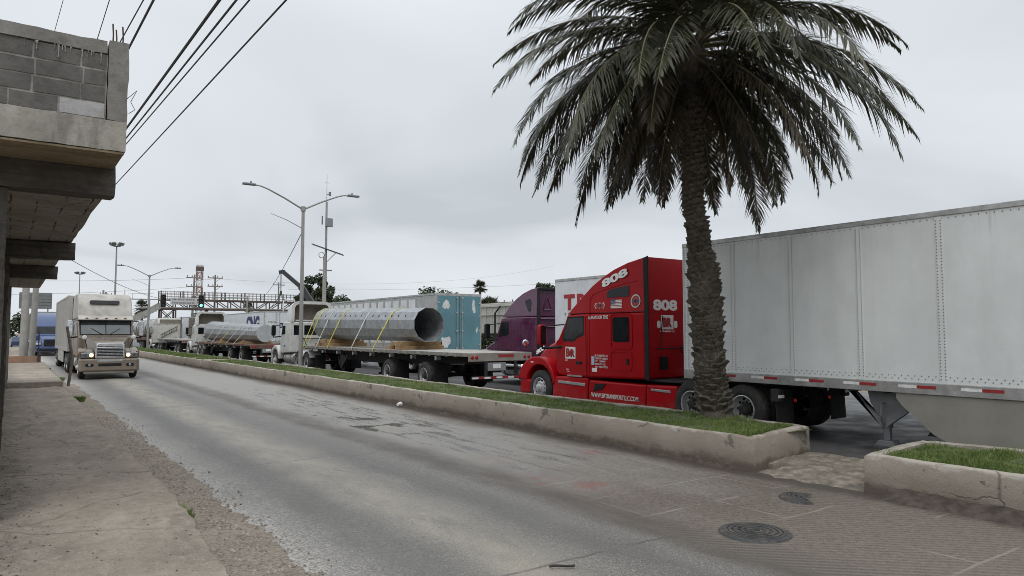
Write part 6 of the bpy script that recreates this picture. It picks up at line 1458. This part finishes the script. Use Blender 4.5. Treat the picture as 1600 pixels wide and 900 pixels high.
# ------------------------------------------------------------------ traffic lights
def signal_head(t, x, y, z, lit_=None, s_=1.):
    MB().box(x - .2 * s_, x + .2 * s_, y - .14, y + .12, z - .55 * s_, z + .55 * s_).build('signal_head', black, t, bevel=.03)
    h_ = scene.collection.objects[-1] if False else [o for o in t.children if o.name.startswith('signal_head')][-1]
    for k, c in enumerate(('lens_red', 'lens_amber', 'lens_green')):
        zz = z + (.34 - .34 * k) * s_
        if lit_ == k:
            m = NT('lit_green'); m.b.inputs['Emission Color'].default_value = (.25, 1, .7, 1); m.b.inputs['Emission Strength'].default_value = 1.6; m.fin((.2, .8, .55), .3); m = m.m
        else: m = mat(c, ((.06, .012, .01), (.07, .04, .01), (.01, .05, .035))[k], .2)
        mb = MB(); mb.lathe([(0, -.02), (.13 * s_, 0), (.13 * s_, .02)], c=(x, y - .145, zz), ax='y', n=16); mb.build('lens', m, h_)
        mb = MB(); mb.arch([(x + .15 * s_ * math.cos(R(a)), zz + .15 * s_ * math.sin(R(a))) for a in range(0, 181, 20)], [(x + .135 * s_ * math.cos(R(a)), zz + .135 * s_ * math.sin(R(a))) for a in range(0, 181, 20)], 0, 1)
        mb.v = [(b, y - .14 - .22 * a, c_) for a, b, c_ in mb.v]; mb.build('visor', black, h_)
def at(px, py, dep):
    pass
t = thing('traffic_light', 'traffic light with two dark heads on a long horizontal mast arm', 'traffic light', (15.1, 93.4, 0))
MB().cyl((-6.4, 0, 0), (-6.4, 0, 6.9), .13, .10, 10).build('pole', lamp_m, t); MB().cyl((-6.6, 0, 5.95), (.5, 0, 6.0), .08, .05, 8).build('mast_arm', lamp_m, t)
signal_head(t, -.15, -.15, 5.85, None, 1.35); 
mb = MB(); mb.beam((-3.4, 0, 6.0), (-3.4, 0, 6.7), .04, .04); mb.beam((-1.8, 0, 6.0), (-1.8, 0, 6.6), .04, .04); mb.beam((-3.9, 0, 6.65), (-1.2, 0, 6.65), .04, .04); mb.beam((-2.4, 0, 5.95), (-1.6, 0, 5.2), .05, .05); mb.cyl((-1.6, 0, 0), (-1.6, 0, 5.9), .07, n=8); mb.build('brackets', lamp_m, t)
t = thing('traffic_light', 'traffic light showing green in front of the footbridge truss', 'traffic light', (18.65, 90.9, 0))
MB().cyl((5.4, 0, 0), (5.4, 0, 6.6), .12, .10, 10).build('pole', lamp_m, t); MB().cyl((5.4, 0, 6.35), (-.2, 0, 6.3), .06, .045, 8).build('mast_arm', lamp_m, t); signal_head(t, 0, -.1, 5.75, 2, 1.35)
t = thing('traffic_light', 'small dark traffic light lower under the footbridge', 'traffic light', (24.5, 115.5, 0))
MB().cyl((0, 0, 0), (0, 0, 4.2), .10, .09, 10).build('pole', lamp_m, t); signal_head(t, 0, -.15, 4.9, None, 1.25)

# ------------------------------------------------------------------ distant utility poles, red and white tower, crane
wood_p = mat('pole_weathered', (.21, .195, .18), .85, var=.25)
def power_pole(label, x, y, h, lean=0., arms=2, w_=2.4):
    t = thing('power_pole', label, 'power pole', (x, y, 0)); MB().cyl((0, 0, 0), (lean * h, 0, h), .2, .13, 10).build('pole', wood_p, t)
    for k in range(arms):
        z = h - .5 - 1.4 * k; mb = MB(); xo = lean * z; mb.beam((xo - w_ / 2, -.1, z), (xo + w_ / 2, -.1, z), .14, .16); mb.beam((xo, -.1, z - .7), (xo + w_ * .35, -.1, z), .06, .06)
        for q in (-.45, -.15, .15, .45): mb.cyl((xo + q * w_, -.1, z + .08), (xo + q * w_, -.1, z + .35), .07, n=6)
        mb.build('crossarm', wood_p, t)
    return t
power_pole('leaning weathered power pole in front of the footbridge sign', 23.4, 120.6, 11.2, .03)
power_pole('upright power pole with two crossarms right of the green light', 27.8, 125, 11.6, 0)
mb = MB(); power_pole('thin distant pole far left of the footbridge stairs', 14.4, 150, 9.5, 0, 1, 2.0)
power_pole('distant power pole seen above the footbridge railing', 46, 150, 12.5, 0, 1)
t = thing('lattice_tower', 'distant red and white striped lattice tower behind the footbridge', 'tower', (41.2, 203, 0)); rw = (mat('tower_red', (.26, .14, .12), .6), mat('tower_white', (.6, .6, .6), .6))
Z = 0; k = 0
while Z < 18.4:
    mb = MB(); q = .68
    for a, b in ((-q, -q), (q, -q), (q, q), (-q, q)): mb.beam((a, b, Z), (a, b, Z + 2.0), .18, .18)
    for a, b, c, d in ((-q, -q, q, -q), (q, -q, q, q), (q, q, -q, q), (-q, q, -q, -q)): mb.beam((a, b, Z), (c, d, Z + 2.0), .10, .10); mb.beam((c, d, Z), (a, b, Z + 2.0), .10, .10); mb.beam((a, b, Z + 1.95), (c, d, Z + 1.95), .2, .2)
    mb.build('lattice_stage', rw[k % 2], t); Z += 2.0; k += 1
MB().box(-.85, .85, -.85, .85, 18.4, 19.6).build('top_platform', steel_b, t)
mb = MB(); mb.cyl((-1.7, -1.7, 9.4), (-1.7, -1.95, 9.4), .9, n=16); mb.cyl((-1.7, -1.7, 11.2), (-1.7, -1.9, 11.2), .6, n=16); mb.build('dish_aerial', lampd, t)
t = thing('crane', 'dark crane boom with hanging hook behind the white day cab', 'crane', (27.2, 72.3, 0)); cdk = mat('crane_dark', (.035, .035, .038), .5)
MB().box(-1.2, 1.2, -2, 4, .9, 1.8).build('carrier', cdk, t, bevel=.05)
for y in (-1.2, 0.2, 3): axle(t, y, 1.2, 'single')
MB().box(-.6, .6, -.6, .6, 1.8, 3.0).build('turret', cdk, t, bevel=.05)
mb = MB(); mb.beam((.1, 0, 2.7), (-2.2, 1.6, 6.9), .55, .6); mb.build('boom', cdk, t); mb = MB(); mb.beam((-2.15, 1.57, 6.8), (-3.75, 2.7, 8.45), .36, .4); mb.beam((-3.6, 2.6, 8.5), (-4.1, 2.95, 8.42), .3, .35); mb.build('boom_tip', cdk, t)
mb = MB(); mb.tube([(-3.9, 2.8, 8.4), (-3.9, 2.8, 6.4)], .02, 5); mb.tube([(-4.0, 2.9, 8.4), (-3.95, 2.85, 6.4)], .02, 5); mb.build('hoist_cable', cdk, t)
mb = MB(); mb.cyl((-3.92, 2.82, 6.0), (-3.92, 2.82, 6.45), .14, .1, 10); mb.tube([(-3.92, 2.82, 6.0), (-4.75, 3.4, 4.7)], .03, 5); mb.tube([(-3.92, 2.82, 6.0), (-3.1, 2.3, 4.7)], .03, 5); mb.build('hook', cdk, t)

# hopper rail wagon and fence behind the purple truck
wg = mat('wagon_grey', (.43, .42, .385), .6, .1, var=.15, scale=.8, dirt=.4, dcol=(.27, .25, .22), dscale=.9, streak=True)
t = thing('hopper_wagon', 'pale grey hopper rail wagon behind the purple truck', 'rail wagon', (34.5, 50, 0))
mb = MB(); mb.prism([(-7.5, 2.0), (-7.5, 4.25), (-7.2, 4.5), (7.2, 4.5), (7.5, 4.25), (7.5, 2.0), (5.5, 1.2), (3, 1.2), (1.6, 2.0), (-1.6, 2.0), (-3, 1.2), (-5.5, 1.2)], -1.5, 1.5, 'x'); mb.build('body', wg, t, bevel=.05)
mb = MB()
for k in range(16): mb.box(-1.56, -1.501, -7.2 + k * .95, -7.13 + k * .95, 2.0, 4.2)
mb.box(-1.6, -1.501, -7.4, 7.4, 4.2, 4.3); mb.box(-1.6, -1.501, -7.4, 7.4, 3.5, 3.56); mb.build('side_ribs', wg, t)
mb = MB(); mb.box(-.7, .7, -7, 7, 4.56, 4.62)
for k in range(12): mb.beam((-1.2, -6.6 + 1.2 * k, 4.5), (-1.2, -6.6 + 1.2 * k, 4.75), .06, .06)
mb.build('roof_walk', steel_b, t)
for y in (-6, 6):
    for d in (-.85, .85):
        for x in (-.8, .8): mb = MB(); mb.lathe([(0, -.06), (.4, -.06), (.46, .06), (0, .06)], c=(x, y + d, .62), n=24); mb.build('wheel', steel_b, t)
    MB().box(-1.0, 1.0, y - 1.5, y + 1.5, .6, 1.0).build('truck_frame', chassis, t, bevel=.05)
MB().box(-.4, .4, -7.6, 7.6, .95, 1.25).build('sill', chassis, t)
mb = MB()
for x in (-.75, .75): mb.box(34.5 + x - .04, 34.5 + x + .04, 20, 75, .0, .16)
tag(mb.build('railway_track', steel_b), kind='structure')
mb = MB()
mb.cyl((0, 0, 0), (0, 0, 3.3), .06, n=8); mb.cyl((0, 0, 3.3), (.28, -.2, 3.75), .05, n=8)
tag(mb.build('fence_post', black, loc=(25.0, 37.2, 0)), 'black bent top fence post between teal doors and purple cab', 'fence post')
t = thing('scrub_hedge', 'dark low scrub under the hopper wagon', 'hedge', (30.5, 44, 0)); mb = MB(); r_ = random.Random(4)
for i in range(3000):
    p = V((r_.gauss(0, .7), r_.uniform(-9, 9), r_.random() ** .8 * 1.9)); u = V((r_.gauss(0, 1), r_.gauss(0, 1), r_.gauss(0, 1))).normalized() * .16; v = u.cross(V((.3, .5, 1))).normalized() * .09; mb.add([p - u, p + v, p + u, p - v], [(0, 1, 2, 3)])
mb.build('foliage', fol, t, sharp=0, fix=False)

# ------------------------------------------------------------------ overhead cables
cab_m = mat('cable_black', (.02, .02, .022), .6)
def cable(label, p0, p1, sag, r_, group='cables strung along the street', n=26):
    p0, p1 = V(p0), V(p1); pts = [p0.lerp(p1, k / n) - V((0, 0, sag * 4 * (k / n) * (1 - k / n))) for k in range(n + 1)]
    mb = MB(); mb.tube(pts, r_, 6); tag(mb.build('overhead_cable', cab_m), label, 'cable', group)
CABLES = [
    ('pair of thick black cables running along the street over the building', 2.324, 6.182, 0.90, 6.60, 0.05, 0.022), # 0.0
    ('black cable just below the thick pair over the building', 2.341, 5.794, 1.00, 6.95, 0.05, 0.015), # 0.1
    ('black cable next below the pair over the building', 2.420, 5.632, 0.90, 6.95, 0.05, 0.011), # 0.1
    ('lowest thin cable cutting diagonally across the sky beside the building', 2.547, 5.573, 1.30, 6.15, 0.05, 0.011), # 0.0
    ('short thick cable close above the building corner', 1.819, 6.697, 0.80, 7.75, 0.05, 0.018), # 0.0
    ('thin cable just inside the short thick one above the corner', 1.909, 6.430, 0.20, 8.75, 0.05, 0.010), # 0.0
    ('thin wire above the building left of the corner column', 1.179, 7.484, 0.90, 6.90, 0.05, 0.007), # 0.0
    ('leftmost thin wire above the building parapet', 1.642, 10.372, -0.60, 8.95, 0.05, 0.007), # 0.3
]
for lab, x0, z0, x1, z1, sag, r_ in CABLES: cable(lab, (x0, -4, z0), (x1, 54.2, z1), sag, r_)
for lab, a, b, sag, r_ in (('thin wire running from the lamp post down to the footbridge', (11.5, 33.9, 7.0), (32, 113, 7.4), .6, .02),
    ('thin distant wire crossing the sky right of the power poles', (27.8, 125, 11), (120, 150, 20), 2.5, .012),
    ('distant sagging wire between the two power poles', (23.7, 120.5, 10.7), (27.8, 125, 11.1), .3, .018),
    ('distant wire from the leaning power pole to the left horizon', (23.7, 120.5, 10.7), (-20, 122, 9.6), .8, .018),
    ('lower distant wire from the leaning power pole to the left', (23.7, 120.5, 9.3), (-20, 122, 7.2), .8, .018),
    ('wire dropping from the far utility pole towards the traffic lights', (1.2, 55.4, 8.2), (15.1, 93.4, 6.0), .6, .02),
    ('long thin wire above the teal trailer and the purple cab', (31.4, 98, 8.0), (75, 50, 10.2), 1.0, .01)): cable(lab, a, b, sag, r_, 'distant overhead wires')
